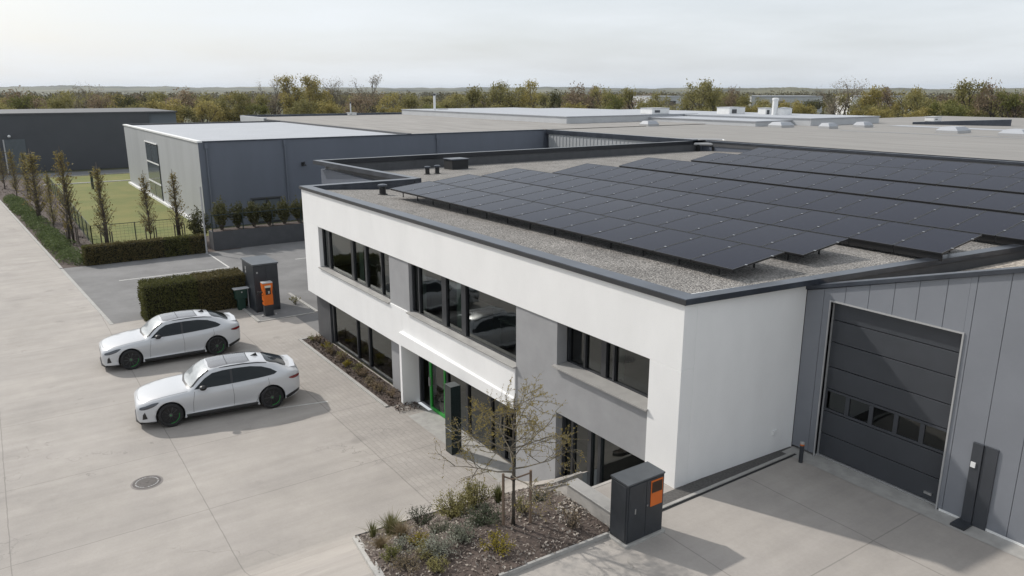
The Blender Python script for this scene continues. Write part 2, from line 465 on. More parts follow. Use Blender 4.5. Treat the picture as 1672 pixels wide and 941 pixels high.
def panelmat():
    m = bpy.data.materials.new("solar_cells"); m.use_nodes = True
    t = m.node_tree; lk = t.links.new; b = t.nodes["Principled BSDF"]; N = t.nodes.new
    tcn = N("ShaderNodeTexCoord")
    br = N("ShaderNodeTexBrick"); br.offset = 0; br.inputs['Scale'].default_value = 1; br.inputs['Brick Width'].default_value = .19; br.inputs['Row Height'].default_value = .095; br.inputs['Mortar Size'].default_value = .004
    br.inputs['Color1'].default_value = (.007, .008, .019, 1); br.inputs['Color2'].default_value = (.009, .010, .022, 1); br.inputs['Mortar'].default_value = (.022, .023, .028, 1)
    lk(tcn.outputs['Object'], br.inputs['Vector']); lk(br.outputs['Color'], b.inputs['Base Color'])
    oi = N("ShaderNodeObjectInfo"); mr = N("ShaderNodeMapRange"); mr.inputs[3].default_value = .06; mr.inputs[4].default_value = .11
    lk(oi.outputs['Random'], mr.inputs[0]); lk(mr.outputs[0], b.inputs['Roughness'])
    b.inputs['Specular IOR Level'].default_value = .5; b.inputs['IOR'].default_value = 1.125
    return m
M_SOLAR = panelmat()

L_HEDGE = leafmat("hedge_leaf", [(0.075, 0.078, 0.027), (0.128, 0.128, 0.042), (0.195, 0.180, 0.075)])
L_HEDGEB = leafmat("hedge_leaf_brown", [(0.072, 0.064, 0.029), (0.123, 0.104, 0.043), (0.189, 0.152, 0.072)])
L_COVER = leafmat("cover_leaf", [(0.057, 0.080, 0.028), (0.114, 0.148, 0.057), (0.190, 0.228, 0.095)])
L_HORN = leafmat("hornbeam_leaf", [(0.176, 0.132, 0.055), (0.231, 0.187, 0.072), (0.264, 0.242, 0.088)], transl=.4)
L_OLIVE = leafmat("olive_leaf", [(0.172, 0.159, 0.063), (0.253, 0.230, 0.090), (0.333, 0.299, 0.127)], transl=0.3)
L_YELLOW = leafmat("yellow_leaf", [(0.213, 0.179, 0.062), (0.325, 0.274, 0.095), (0.414, 0.347, 0.134)], transl=0.3)
L_BROWN = leafmat("brown_twig_leaf", [(0.18, 0.135, 0.09), (0.25, 0.19, 0.125), (0.31, 0.24, 0.16)], transl=0.25)
L_DARK = leafmat("dark_leaf", [(0.06, 0.062, 0.028), (0.095, 0.095, 0.04), (0.14, 0.135, 0.06)], transl=0.25)
L_BRIGHT = leafmat("bright_leaf", [(0.12, 0.125, 0.04), (0.18, 0.18, 0.055), (0.25, 0.245, 0.09)], transl=0.3)
L_GREYT = leafmat("grey_twig_leaf", [(0.19, 0.165, 0.12), (0.27, 0.23, 0.17), (0.33, 0.28, 0.2)], transl=0.25)
L_BUD = leafmat("bud_leaf", [(.15, .11, .03), (.24, .19, .05), (.30, .24, .08)])
L_GRASS = leafmat("grass_blade", [(.07, .085, .025), (.13, .14, .05), (.22, .20, .10)])
L_STRAW = leafmat("straw_blade", [(.14, .10, .06), (.22, .17, .10), (.30, .25, .16)])
L_SILVER = leafmat("silver_leaf", [(.14, .15, .11), (.24, .25, .19), (.36, .36, .30)])
L_GREYGREEN = leafmat("grey_green_leaf", [(.06, .075, .045), (.11, .125, .08), (.18, .19, .13)])
L_GOLD = leafmat("gold_leaf", [(.16, .13, .015), (.27, .22, .03), (.34, .28, .05)])
L_CHIP = leafmat("mulch_chip", [(.05, .036, .028), (.095, .07, .057), (.15, .12, .10), (.33, .29, .25)], transl=0)
L_STONE = leafmat("stone_chip", [(.20, .17, .14), (.34, .30, .26), (.50, .46, .41)], transl=0)

# ================================================================== SETTING
YB = [-45, -20, -14, -11] + [-9, -8, -7, -6.4] + [-6.2 + .2 * i for i in range(23)] + [-1.6, -1.2, -.8, -.4]
def sheet(name, xs, yfun, material, dz, ny=2, kind='structure'):
    """strips between consecutive (x, ylo, yhi) columns, draped on the ground"""
    mb = MB()
    for (xa, la, ha), (xb, lb, hb) in zip(xs[:-1], xs[1:]):
        if abs(xb - xa) < 1e-6: continue
        tt = [k / ny for k in range(ny + 1)]
        if la < -30 and la == lb and ha == hb: tt = [0] + [(q - la) / (ha - la) for q in YB if la < q < ha - .05] + [1]
        for t0, t1 in zip(tt[:-1], tt[1:]):
            P = [(xa, la + (ha - la) * t0), (xb, lb + (hb - lb) * t0), (xb, lb + (hb - lb) * t1), (xa, la + (ha - la) * t1)]
            mb.quad(*[(x, y, hgt(x, y) + dz) for x, y in P])
    o = mb.build(name, material)
    if kind: o['kind'] = kind
    return o
# ground sheet to the horizon
gx = [-9000, -3000, -1000, -400, -200, -120, -60, -30, -12] + [-5.9 + .2 * i for i in range(15)] + [-2.9, -2.7, -2.5, -2.3, -2.1, -1.9, -1.7, -1.5, -1.3, -1.1, -1.0, -.9, 0, 3, 8, 20, 60, 200, 1000, 6000]
gy = [-6000, -1000, -300, -100] + YB + [0, 5, 15, 30, 40, 45, 50, 55, 60, 100, 200, 500, 1500, 4000, 9000]
mb = MB()
for i in range(len(gx) - 1):
    for j in range(len(gy) - 1):
        if gx[i] >= -12.1 and gx[i + 1] <= .05 and gy[j] >= -.05 and gy[j + 1] <= 5.05: continue
        if gx[i] >= -2.95 and gx[i + 1] <= -.95 and gy[j] >= -1.65 and gy[j + 1] <= .05: continue
        mb.quad(*[(x, y, hgt(x, y) - .03) for x, y in ((gx[i], gy[j]), (gx[i + 1], gy[j]), (gx[i + 1], gy[j + 1]), (gx[i], gy[j + 1]))])
struct(mb.build("ground", M_EARTH))
YE = lambda x: -6.95 + (x + 27.65) * .0631
cx = [(-125, -45, YE(-125)), (-90, -45, YE(-90)), (-60, -45, YE(-60)), (-27.65, -45, -6.95), (-27.65, -45, .36), (-21, -45, .36), (-12, -45, .36), (-5.9, -45, .36)]
x = -5.7
while x < -2.95:
    cx.append((x, -45, .36)); x += .2
cx = [c for c in cx if c[0] > -7 or True]
cx += [(-2.9, -45, .36), ] + [(-2.9 + .2 * i, -45, -1.6) for i in range(10)] + [(-1.0, -45, -1.6), (-1.0, -45, .2), (-.9, -45, .2), (.15, -45, .2), (.15, -45, D + .1), (9, -45, D + .1), (18, -45, D + .1)]
sheet("concrete_yard", cx, None, M_YARD, 0.0)
# asphalt parking court
sheet("asphalt_court", [(-41.9, YE(-41.9), 40), (-27.65, -6.95, 40)], None, M_ASPHALT, .001)
sheet("asphalt_court_apron", [(-27.65, .36, 40), (-21.3, .36, 40)], None, M_ASPHALT, .0015)
# kerb line between concrete and asphalt / planting
mb = MB()
for xa, xb in ((-95, -41.5), (-41.5, -27.6)):
    mb.prism([(xa, YE(xa) - .02), (xb, YE(xb) - .02), (xb, YE(xb) + .13), (xa, YE(xa) + .13)], -.02, .012 if xb > -30 else .05)
struct(mb.build("kerb", M_KERB))
# painted parking lines
def pline(a, b, wd=.10, z=.006, name="parking_line"):
    a = Vector((a[0], a[1], 0)); b = Vector((b[0], b[1], 0)); d = (b - a).normalized(); n = Vector((-d.y, d.x, 0)) * wd / 2
    mb = MB(); mb.quad(*[(p.x, p.y, z) for p in (a - n, b - n, b + n, a + n)])
    return struct(mb.build(name, M_PAINT))
pline((-36.4, -5.4), (-36.3, .5)); pline((-36.3, .5), (-40.9, .45)); pline((-36.3, 4.5), (-36.2, 8.5)); pline((-31.5, .2), (-36.0, .3))
pline((-14.15, -3.85), (-13.75, -2.1), .07); 
# lawn, mulch bed, road
struct(sheet("lawn", [(-89, -5.3, 2.9), (-47.6, -5.3, 2.9)], None, M_LAWN, .003))
struct(sheet("lawn_verge", [(-100, -5.3, 30), (-89.6, -5.3, 30)], None, M_LAWN, .003))
struct(sheet("mulch_strip", [(-125, YE(-125) + .1, -5.4), (-95, YE(-95) + .1, -5.4), (-47.6, YE(-47.6) + .1, -5.4), (-47.6, YE(-47.6) + .1, 2.7), (-41.6, YE(-41.6) + .1, 2.7)], None, M_MULCH, .005))
mb = MB(); mb.box(-89.6, -89.1, -7, 3.2, -.02, .06)
struct(mb.build("lawn_edging", M_KERB))
struct(sheet("road", [(-104, -60, 60), (-98, -60, 60)], None, M_ROAD, .006))
mb = MB(); mb.box(-98.1, -97.9, -60, 60, -.02, .1)
struct(mb.build("road_kerb", M_KERB))

# distant hills: long ridges
def ridge(name, dist, px0, px1, tops, depth, seed, m):
    mb = MB(); n = 420; rows = []
    for i in range(n + 1):
        px = px0 + (px1 - px0) * i / n
        t = (px - px0) / (px1 - px0) * (len(tops) - 1); k = min(int(t), len(tops) - 2); f = t - k
        f = f * f * (3 - 2 * f)
        py = tops[k] * (1 - f) + tops[k + 1] * f + noise.noise((px * .012, seed, 0)) * 1.8 + noise.noise((px * .05, seed, 0)) * 1.0 + noise.noise((px * .3, seed, 3)) * .7
        ang = polar(px, 1.0); dx, dy = ang[0] - CAM.x, ang[1] - CAM.y
        zt = CAM.z + (148 - py) / F_PX * dist * 1.0
        rows.append([(CAM.x + dx * dist * s, CAM.y + dy * dist * s, z) for s, z in ((1 - depth, -2), (1 - depth * .5, zt * .62), (1, zt), (1 + depth, zt * .5), (1 + 2 * depth, -2))])
    for a, b in zip(rows[:-1], rows[1:]):
        for k in range(4): mb.quad(a[k], b[k], b[k + 1], a[k + 1])
    return struct(mb.build(name, m, smooth=True))
ridge("hills", 3800, -500, 2200, [142.5, 142, 142, 142.5, 143.5, 144, 143.5, 145, 144.5, 145.5, 145.5, 145, 145], .22, 1.3, M_HILL)
ridge("hill", 1900, -500, 2200, [152, 151, 150, 148.5, 148, 147, 149, 147, 145, 146, 145, 145.5, 146], .25, 5.1, M_HILL)
ridge("wooded_hill", 1250, 1040, 1520, [153, 152, 145, 143.5, 148, 152, 153], .16, 9.7, M_HILL)

# ================================================================== MAIN BUILDING
office = thing("office_building", "two-storey white rendered office with grey panels and a solar roof beside the concrete yard", "building", (-10, 8, 0))
WT = 6.36
PX0 = at_y(653, 600, -.14).x
# --- front white wall
mb = MB()
mb.box(-21.1, 0, 0, .35, 4.95, WT)
mb.box(-21.1, -19.44, 0, .35, 1.98, 4.95)
ZC = at_y(657, 566, -.14).z; ZCT = at_y(653, 544, -.14).z
print('canopy', ZC, ZCT)
mb.box(-19.44, PX0, 0, .35, 1.98, 3.30); mb.prism_y([(PX0, ZC + .01), (-5.65, 2.13), (-5.65, 3.30), (PX0, 3.30)], 0, .35)
mb.box(-.86, 0, 0, .35, 1.6, 4.95)
mb.box(-21.1, -20.8, .35, 5.0, 1.98, WT)
mb.box(-21.1, PX0, .35, .62, 1.98, 2.15); mb.prism_y([(PX0, ZC + .01), (-5.65, 2.13), (-5.65, ZC + .3), (PX0, ZC + .3)], .35, .62)
sx = .15
zD = at_x(1297, 460, sx).z - .07
mb.prism([(0, .35), (sx, D), (sx - .35, D), (-.35, .35)], UP - .4, [WT, zD, zD, WT])
mb.build("white_wall", M_WHITE, office, bevel=.008)
# --- grey infill
mb = MB()
mb.box(-13.08, -11.66, .05, .33, 3.30, 4.95)
mb.build("grey_panel", M_GREY, office)
mb = MB()
for (a, b, z0, z1) in ((-5.65, -3.95, 0.0, 4.95), (-3.95, -.86, 2.66, 3.86)):
    mb.box(a, b, .04, .34, z0, z1)
mb.build("grey_wall", M_GREY, office)
mb = MB(); mb.box(-13.7, -12.45, .30, .6, -.02, 1.98)
mb.build("grey_wall", M_GREY, office)
mb = MB(); mb.box(-20.95, -19.5, .30, .6, -.02, 1.98); mb.box(-20.95, -20.7, .6, 5, -.02, 1.98)
mb.build("dark_plinth_wall", M_DKGREY, office)
# --- other outer walls
mb = MB()
mb.box(-32.2, -20.8, 5.0, 5.25, 0, 5.9)
mb.box(-32.2, -31.95, 5.25, 36.2, 0, 5.5)
mb.box(-31.95, 6.6, 35.95, 36.2, 0, 6.2)
mb.build("rear_wall", M_CLADB, office)

# --- windows
def window(x0, x1, z0, z1, yface, yglass, posts, sill=True, fw=.07, glass=M_GLASS, name="window", rails=()):
    """frame ring, posts with given centre/width, one pane per bay"""
    mb = MB()
    yg0, yg1 = yglass - .05, yglass + .05
    mb.box(x0, x1, yg0, yg1, z0, z0 + fw); mb.box(x0, x1, yg0, yg1, z1 - fw, z1)
    cuts = [(x0, fw * 2)] + [(p, wd) for p, wd in posts] + [(x1, fw * 2)]
    for p, wd in cuts:
        a, b = max(x0, p - wd / 2), min(x1, p + wd / 2)
        mb.box(a, b, yg0 - .012, yg1 + .012, z0 + fw, z1 - fw)
    for (a, b, zz) in rails: mb.box(a, b, yg0, yg1, zz - .025, zz + .025)
    fr = mb.build(name, M_ANTH, office)
    for (pa, wa), (pb, wb) in zip(cuts[:-1], cuts[1:]):
        a, b = max(x0, pa - wa / 2) + wa * (.5 if pa == x0 else 1), pb - wb / 2
        a = pa + wa / 2; b = pb - wb / 2
        if b - a < .05: continue
        m = MB(); m.quad((a, yglass, z0 + fw), (b, yglass, z0 + fw), (b, yglass, z1 - fw), (a, yglass, z1 - fw))
        m.build("pane", glass, fr, fixn=False)
    if sill:
        m = MB(); m.prism([(x0 - .06, yface - .07), (x1 + .03, yface - .07), (x1 + .03, yg0 - .002), (x0 - .06, yg0 - .002)], z0 - .03, [z0 + .006, z0 + .006, z0 + .03, z0 + .03])
        m.build("sill", M_SILL, fr)
    return fr
def xs_at(y, *px): return [at_y(p, q, y).x for p, q in px]
YG = .22
W1P = xs_at(YG, (540, 410), (578, 425), (600, 440), (626, 455))
window(-19.44, -13.08, 3.30, 4.95, 0, YG, [(W1P[0], .16), (W1P[1], .22), (W1P[2], .16), (W1P[3], .07)])
W2P = xs_at(YG, (687, 480), (728, 500), (760, 515))
window(-11.66, -5.65, 3.30, 4.95, 0, YG, [(W2P[0], .07), (W2P[1], .26), (W2P[2], .24)])
YG3 = .42
W3P = xs_at(YG3, (958, 565), (989, 585), (1005, 595))
window(-3.95, -.86, 3.86, 4.95, 0, YG3, [(W3P[0], .06), (W3P[1], .16), (W3P[2], .05)], fw=.06)
W4P = xs_at(.30, (937, 730), (965, 745), (981, 750))
window(-3.95, -.86, .1, 2.66, 0, .30, [(W4P[0], .08), (W4P[1], .12), (W4P[2], .10)], sill=False, glass=M_GLASSD)
G1P = xs_at(.42, (549, 560), (588, 590), (607, 600))
window(-19.5, -13.7, .06, 1.98, .3, .42, [(G1P[0], .12), (G1P[1], .09), (G1P[2], .12)], sill=False, fw=.06)
# --- interior: floors, back walls, partitions, so the glass looks into rooms
mb = MB()
mb.box(-20.75, -.4, .7, 8, 2.75, 2.95); mb.box(-20.75, -.4, 5.0, 5.15, 2.95, 5.6); mb.box(-20.75, -.4, 4.2, 4.3, -.05, 2.75)
mb.box(-20.75, -.4, .4, 8, 5.2, 5.3); mb.box(-20.75, -.4, .64, 8, -.12, -.05)
for xx in (-12.4, -5.0): mb.box(xx - .08, xx + .08, .66, 5.0, 2.95, 5.2)
mb.build("interior", M_ROOM, office)
for i, (a, b, z0, z1, yy) in enumerate(((-19.2, -18.75, 3.36, 4.9, .34), (-11.35, -11.1, 3.36, 4.9, .34), (-16.3, -15.9, 3.36, 4.9, .36), (-9.25, -8.9, 3.36, 4.9, .4), (-2.4, -2.25, 3.9, 4.9, .6))):
    mb = MB(); n = 8
    for k in range(n):
        xa, xb = a + (b - a) * k / n, a + (b - a) * (k + 1) / n
        mb.quad((xa, yy + (k % 2) * .05, z0), (xb, yy + ((k + 1) % 2) * .05, z0), (xb, yy + ((k + 1) % 2) * .05, z1), (xa, yy + (k % 2) * .05, z1))
    mb.build("curtain", M_BLIND, office)
for xx, yy in ((-17.5, 1.2), (-10.3, 1.1), (-7.6, 1.3), (-14.4, 1.3)):
    d = thing("office_desk", {-17.5: "pale desk behind the left upper window strip", -10.3: "pale desk behind the middle upper window, nearest its left side", -7.6: "pale desk behind the widest upper pane", -14.4: "pale desk behind the right end of the left upper window strip"}[xx], "desk", (xx, yy + .4, 2.95), "desks in the upper office")
    mb = MB(); mb.box(xx - .8, xx + .8, yy, yy + .8, 3.66, 3.70); mb.build("desk_top", M_DESK, d)
    for sxx in (-.75, .75):
        mb = MB(); mb.box(xx + sxx - .03, xx + sxx + .03, yy + .05, yy + .75, 2.95, 3.66); mb.build("leg", M_STEEL, d)

# --- entrance portal: pier, canopy, recess, glazing
mb = MB()
mb.box(PX0, PX0 + .14, -.14, .62, -.02, ZC)
mb.prism([(PX0, -.14), (-5.66, -.04), (-5.66, -.001), (PX0, -.001)], [ZC, 2.12, 2.12, ZC], [ZCT, 2.42, 2.46, ZCT + .03])
mb.build("entrance_canopy", M_WHITE, office, bevel=.006)
mb = MB(); mb.box(-12.46, PX0, .30, .62, -.02, 1.98); mb.build("recess_wall", M_GREY, office)
sheet("entrance_paving", [(-11.15, -.4, .7), (-8.0, -.4, .7), (-5.9, -.35, .7)], None, M_KERB, .004)
# glazing at y=.55
mb = MB(); zt = ZC
xa_, xb_ = at_y(704, 640, .5).x, at_y(729, 650, .5).x
mb.box(PX0 + .14, -5.66, .50, .60, zt - .10, zt); mb.box(PX0 + .14, -5.66, .50, .60, -.02, .06)
gxs = [PX0 + .2, xa_ - .06, xb_ + .06, -8.9, -7.6, -6.9, -5.72]
for g in gxs: mb.box(g - .05, g + .05, .49, .61, .06, zt - .1)
glz = mb.build("entrance_glazing", M_ANTH, office)
for a, b in zip(gxs[2:-1], gxs[3:]):
    m = MB(); m.quad((a + .05, .55, .06), (b - .05, .55, .06), (b - .05, .55, zt - .1), (a + .05, .55, zt - .1)); m.build("pane", M_GLASSD, glz, fixn=False)
# green framed door
mb = MB(); xa, xb = at_y(704, 640, .5).x, at_y(729, 650, .5).x
mb.box(xa, xb, .46, .54, .02, .12); mb.box(xa, xb, .46, .54, zt - .24, zt - .14)
mb.box(xa, xa + .08, .46, .54, .12, zt - .24); mb.box(xb - .08, xb, .46, .54, .12, zt - .24)
dr = mb.build("door", M_GREEN, office); 
m = MB(); m.quad((xa + .08, .5, .12), (xb - .08, .5, .12), (xb - .08, .5, zt - .24), (xa + .08, .5, zt - .24)); m.build("pane", M_GLASS, dr, fixn=False)
m = MB(); m.box(xa + .03, xa + .08, .40, .46, .85, 1.15); m.build("handle", M_STEEL, dr)
m = MB()
for k in range(2): m.box(-7.55 + k * .9, -6.95 + k * .9, .75, .78, .5, 1.75)
m.build("notice_board", M_DESK, office)
# dark column at the entrance
P = at_z(735, 738, 0)
PXC = at_y(737, 700, -.5).x
PZT = at_y(737, 634, -.60).z
mb = MB(); mb.box(PXC - .18, PXC + .18, -.60, -.27, -.02, PZT)
mb.build("column", mat("column_metal", (.012, .02, .02), .15, spec=.6), office, bevel=.006)
m = MB(); m.box(PXC - .185, PXC + .185, -.605, -.265, .74, .755); m.build("column_joint", M_STEEL, office)

# --- roof: gravel, copings
def gz(x, y):
    a = sm(y / 5.0); b = sm((-x - 3) / 20); c = sm((-x - 20) / 12)
    return 6.30 - .36 * a * b - .33 * c
RP = [(-.0, 0), (.40, 3.56), (1.31, 10.75), (3.0, 20), (6.4, 36)]
def rx(y):
    for (xa, ya), (xb, yb) in zip(RP[:-1], RP[1:]):
        if y <= yb: return xa + (xb - xa) * (y - ya) / (yb - ya)
    return RP[-1][0]
mb = MB(); ys = [0.28, 1, 2, 3.56, 5, 7, 10.75, 15, 20, 28, 35.95]
for ya, yb in zip(ys[:-1], ys[1:]):
    xl = -20.9 if yb <= 5.01 else -31.95
    n = 24
    for k in range(n):
        def P_(t, y): 
            x = xl + (rx(y) - .02 - xl) * t; return (x, y, gz(x, y))
        mb.quad(P_(k / n, ya), P_((k + 1) / n, ya), P_((k + 1) / n, yb), P_(k / n, yb))
mb.build("gravel_roof", M_GRAVEL, office)
CT = H
mb = MB(); mb.box(-21.16, .05, -.05, .36, CT - .10, CT)
mb.box(-20.8, -.36, .352, .40, 5.6, CT - .101)
mb.build("front_coping", M_COPING, office, bevel=.006)
mb = MB(); mb.box(-21.18, .07, -.066, -.052, CT - .115, CT - .012); mb.build("front_coping_fascia", M_ANTH, office)
def polycope(name, pts, wd, z0, z1, off=0.0, m=M_COPING):
    mb = MB()
    for (xa, ya, za), (xb, yb, zb) in zip(pts[:-1], pts[1:]):
        d = Vector((xb - xa, yb - ya)); d.normalize(); n = Vector((-d.y, d.x))
        a0 = Vector((xa, ya)) + n * off; b0 = Vector((xb, yb)) + n * off
        poly = [a0, b0, b0 + n * wd, a0 + n * wd]
        mb.prism(poly, [za - (z1 - z0), zb - (z1 - z0), zb - (z1 - z0), za - (z1 - z0)], [za, zb, zb, za])
    return mb.build(name, m, office, bevel=.004)
zr = at_x(1297, 460, .40).z
polycope("side_coping", [(.05, -.05, CT), (.40, 3.56, CT - .03), (1.31, 10.75, CT), (3.0, 20, CT), (6.4, 36, CT)], .28, 0, .12)
mb = MB()
for (xa, ya), (xb, yb) in zip(RP[1:-1], RP[2:]): mb.prism([(xa, ya + .3), (xb, yb - (.3 if yb > 30 else -.3)), (xb - .2, yb - (.3 if yb > 30 else -.3)), (xa - .2, ya + .3)], 3, CT - .11)
mb.build("side_parapet", M_DKGREY, office)
mb = MB(); mb.box(-21.16, -20.74, .361, 5.12, CT - .10, CT); mb.box(-20.798, -20.74, .40, 5.0, 5.4, CT - .101)
mb.build("left_coping", M_COPING, office, bevel=.006)
polycope("notch_coping", [(-32.3, 4.60, CT), (-20.88, 5.10, CT)], .34, 0, .22)
mb = MB(); mb.box(-31.9, -20.9, 5.2, 5.3, 5.5, CT - .23); mb.build("notch_parapet", M_DKGREY, office)
mb = MB(); mb.box(-32.3, -31.9, 4.95, 38.0, CT - .26, CT); mb.build("rear_coping", mat("rear_coping_metal", (.05, .053, .06), .28, metal=.8), office, bevel=.004)
mb = MB(); mb.box(-32.2, -31.951, 5.26, 35.85, 5.3, CT - .27); mb.build("rear_parapet", M_DKGREY, office)
mb = MB(); mb.box(-31.9, 6.5, 35.9, 36.25, 6.0, CT - .12); mb.build("far_parapet", M_DKGREY, office)
mb = MB(); mb.box(-27.5, 6.5, 35.86, 36.3, CT - .115, CT); mb.build("far_coping", M_COPING, office)
mb = MB(); mb.box(-31.2, -27.5, 35.86, 36.3, CT - .115, CT - .01); mb.build("far_coping", M_COPING, office)

# ---- things on the gravel roof
def roof_pt(px, py):
    z = 6.0
    for _ in range(8):
        P = at_z(px, py, z); z = gz(P.x, P.y)
    return P
def vent(px, py, h, r, label):
    P = roof_pt(px, py); o = thing("roof_vent", label, "vent", (P.x, P.y, gz(P.x, P.y)), "vent pipes on the gravel roof")
    z = gz(P.x, P.y)
    mb = MB(); mb.lathe([(r * 1.5, z - .01), (r * 1.5, z + .03), (r, z + .05), (r, z + h)], (P.x, P.y, 0), n=16); mb.build("pipe", M_BLACK, o, smooth=False)
    mb = MB(); mb.lathe([(r, z + h), (r * 1.45, z + h + .02), (r * 1.45, z + h + .09), (r * .8, z + h + .12)], (P.x, P.y, 0), n=16); mb.build("cap", M_COPING, o)
vent(625, 318, .30, .13, "stout black vent pipe beside the left end of the first solar row")
vent(698, 285, .33, .12, "left of two small black vent pipes by the dark rear parapet")
vent(714, 284, .36, .12, "right of two small black vent pipes by the dark rear parapet")
P = roof_pt(745, 276); z = gz(P.x, P.y)
o = thing("roof_hatch", "black box hatch on the gravel against the dark rear parapet", "roof hatch", (P.x, P.y, z))
mb = MB(); mb.box(P.x - .5, P.x + .5, P.y - .55, P.y + .55, z - .02, z + .55); mb.build("body", M_BLACK, o, bevel=.02)
mb = MB(); mb.box(P.x - .55, P.x + .55, P.y - .6, P.y + .6, z + .55, z + .63); mb.build("lid", M_COPING, o, bevel=.02)
# pipe run near the end of the rear parapet
P = roof_pt(1130, 247); Q = roof_pt(1195, 247); z = gz(P.x, P.y)
o = thing("roof_pipework", "grey pipe run on black feet beside the end of the rear parapet", "pipework", (P.x, P.y, z))
mb = MB(); mb.tube((P.x, P.y, z + .55), (Q.x, Q.y, z + .55), .11, n=10); mb.tube((P.x - 1.2, P.y + .3, z + .8), (Q.x - 1.2, Q.y + .3, z + .8), .13, n=10); mb.tube((Q.x, Q.y, z + .55), (Q.x - 1.2, Q.y + .3, z + .8), .12, n=10)
mb.build("pipe", M_TRIM, o)
for t in (.15, .55, .9):
    mb = MB(); c = P.lerp(Q, t); mb.box(c.x - .12, c.x + .12, c.y - .12, c.y + .12, z - .02, z + .5); mb.build("foot", M_BLACK, o)

# ---- solar panels
ZP = H + .15
ROWS = [(2.12, 1.72, .172, -17.18, 14, 1.18), (4.60, 1.76, .193, -18.30, 15, 1.172), (7.40, 1.84, .24, -19.0, 17, 1.175), (10.78, 2.05, .315, -18.27, 17, 1.18), (15.5, 2.0, .318, -19.0, 16, 1.19), (20.8, 1.95, .318, -19.13, 15, 1.19), (26.0, 1.90, .32, -20.26, 14, 1.22)]
def make_panel(dep, rise, wd):
    th = math.atan2(rise, dep); Ls = math.hypot(dep, rise)
    wd -= .018
    mb = MB(); mb.box(.022, wd - .022, .022, Ls - .022, -.03, 0, 0)
    for a in ((0, wd, 0, .022), (0, wd, Ls - .022, Ls), (0, .022, .022, Ls - .022), (wd - .022, wd, .022, Ls - .022)): mb.box(a[0], a[1], a[2], a[3], -.035, .003, 1)
    p = mb.build("solar_panel", [M_SOLAR, M_PANELFRAME])
    for f in (.24, .74):
        m = MB(); m.box(wd - .02, wd + .036, Ls * f - .018, Ls * f + .018, .004, .016); m.build("clamp", M_STEEL, p)
    m = MB(); m.box(.0, wd, .03, .05, -.20 if rise > .2 else -.07, -.036); m.build("shadow_plate", M_BLACK, p)  # added black plate standing in for the shadow under the panel's front edge
    m = MB(); m.box(wd * .02, wd * .98, Ls - .30, Ls - .26, -.08, -.036); m.build("mounting_rail", M_BLACK, p)
    ct, st = math.cos(th), math.sin(th)
    for xx, yy in ((wd * .5, .27), (wd * .5, Ls - .28)):
        hh = .2 + yy * st + (.10 if yy > 1 else .04)
        m = MB(); a = Vector((xx, yy, -.06)); b = a - Vector((0, st, ct)) * hh
        m.tube(a, b, .022, n=6); m.build("support_leg", M_BLACK, p)
    p.rotation_euler = (th, 0, 0)
    return p
M_PANELFRAME = mat("panel_frame", (.012, .012, .013), .4)
for ri, (y0, dep, rise, x0, n, pitch) in enumerate(ROWS):
    first = None
    for k in range(n):
        if first is None: first = p = make_panel(dep, rise, pitch)
        else: p = copy_tree(first)
        p.location = (x0 + k * pitch, y0, ZP)
        p['label'] = "black solar panel in the %s row from the street, %s from its left end" % (ORD[ri + 1], ordw(k + 1))
        p['category'] = "solar panel"; p['group'] = "solar panels on the gravel roof"

# ================================================================== GARAGE WING
wing = thing("workshop_wing", "grey clad workshop with a tall dark sectional gate beside the white office", "building", (4, D, UP))
GX0 = .16
def ztop(x): return 6.10 + (x - GX0) * .293
cuts = [GX0] + [at_y(px, py, D).x for px, py in ((1333, 600), (1382, 470), (1420, 475), (1461, 476), (1502, 470), (1549, 460), (1598, 455), (1655, 445))] + [4.6, 5.2, 5.8, 6.4, 7.0]
DX0, DX1, DZ1 = .74, 3.36, 5.96
for a, b in zip(cuts[:-1], cuts[1:]):
    a2, b2 = a + .004, b - .004
    for (p, q, z0) in ((a2, min(b2, DX0), UP + .05), (max(a2, DX0), min(b2, DX1), DZ1 + .03), (max(a2, DX1), b2, UP + .05)):
        if q - p < .03: continue
        mb = MB(); mb.prism_y([(p, z0), (q, z0), (q, ztop(q) - .02), (p, ztop(p) - .02)], D, D + .08)
        mb.build("cladding_panel", M_CLAD, wing, bevel=.004)
mb = MB()
mb.prism_y([(-.5, UP - .3), (DX0 - .03, UP - .3), (DX0 - .03, ztop(DX0) - .03), (-.5, 6.0)], D + .085, D + .3)
mb.box(sx - .004, GX0 + .012, D + .003, D + .084, UP - .3, 6.05)
mb.prism_y([(DX1 + .03, UP - .3), (7.0, UP - .3), (7.0, ztop(7) - .03), (DX1 + .03, ztop(DX1) - .03)], D + .085, D + .3)
mb.prism_y([(DX0 - .03, DZ1 + .03), (DX1 + .03, DZ1 + .03), (DX1 + .03, ztop(DX1) - .03), (DX0 - .03, ztop(DX0) - .03)], D + .085, D + .3)
mb.box(6.9, 7.0, D + .3, 14, UP - .3, ztop(7) - .05)
mb.build("backing_wall", M_DKGREY, wing)
mb = MB(); mb.box(DX1 + .06, 3.80, D - .008, D - .001, UP, UP + .05); mb.box(4.26, 7, D - .008, D - .001, UP, UP + .05); mb.build("base_trim", M_WHITEM, wing)
mb = MB(); mb.prism_y([(GX0 - .1, ztop(GX0) - .03), (7.05, ztop(7.05) - .03), (7.05, ztop(7.05) + .06), (GX0 - .1, ztop(GX0) + .06)], D - .05, D + .25)
mb.build("coping", M_COPING, wing, bevel=.006)
mb = MB(); ys2 = [D + .2, 5, 7, 9, 11, 14]
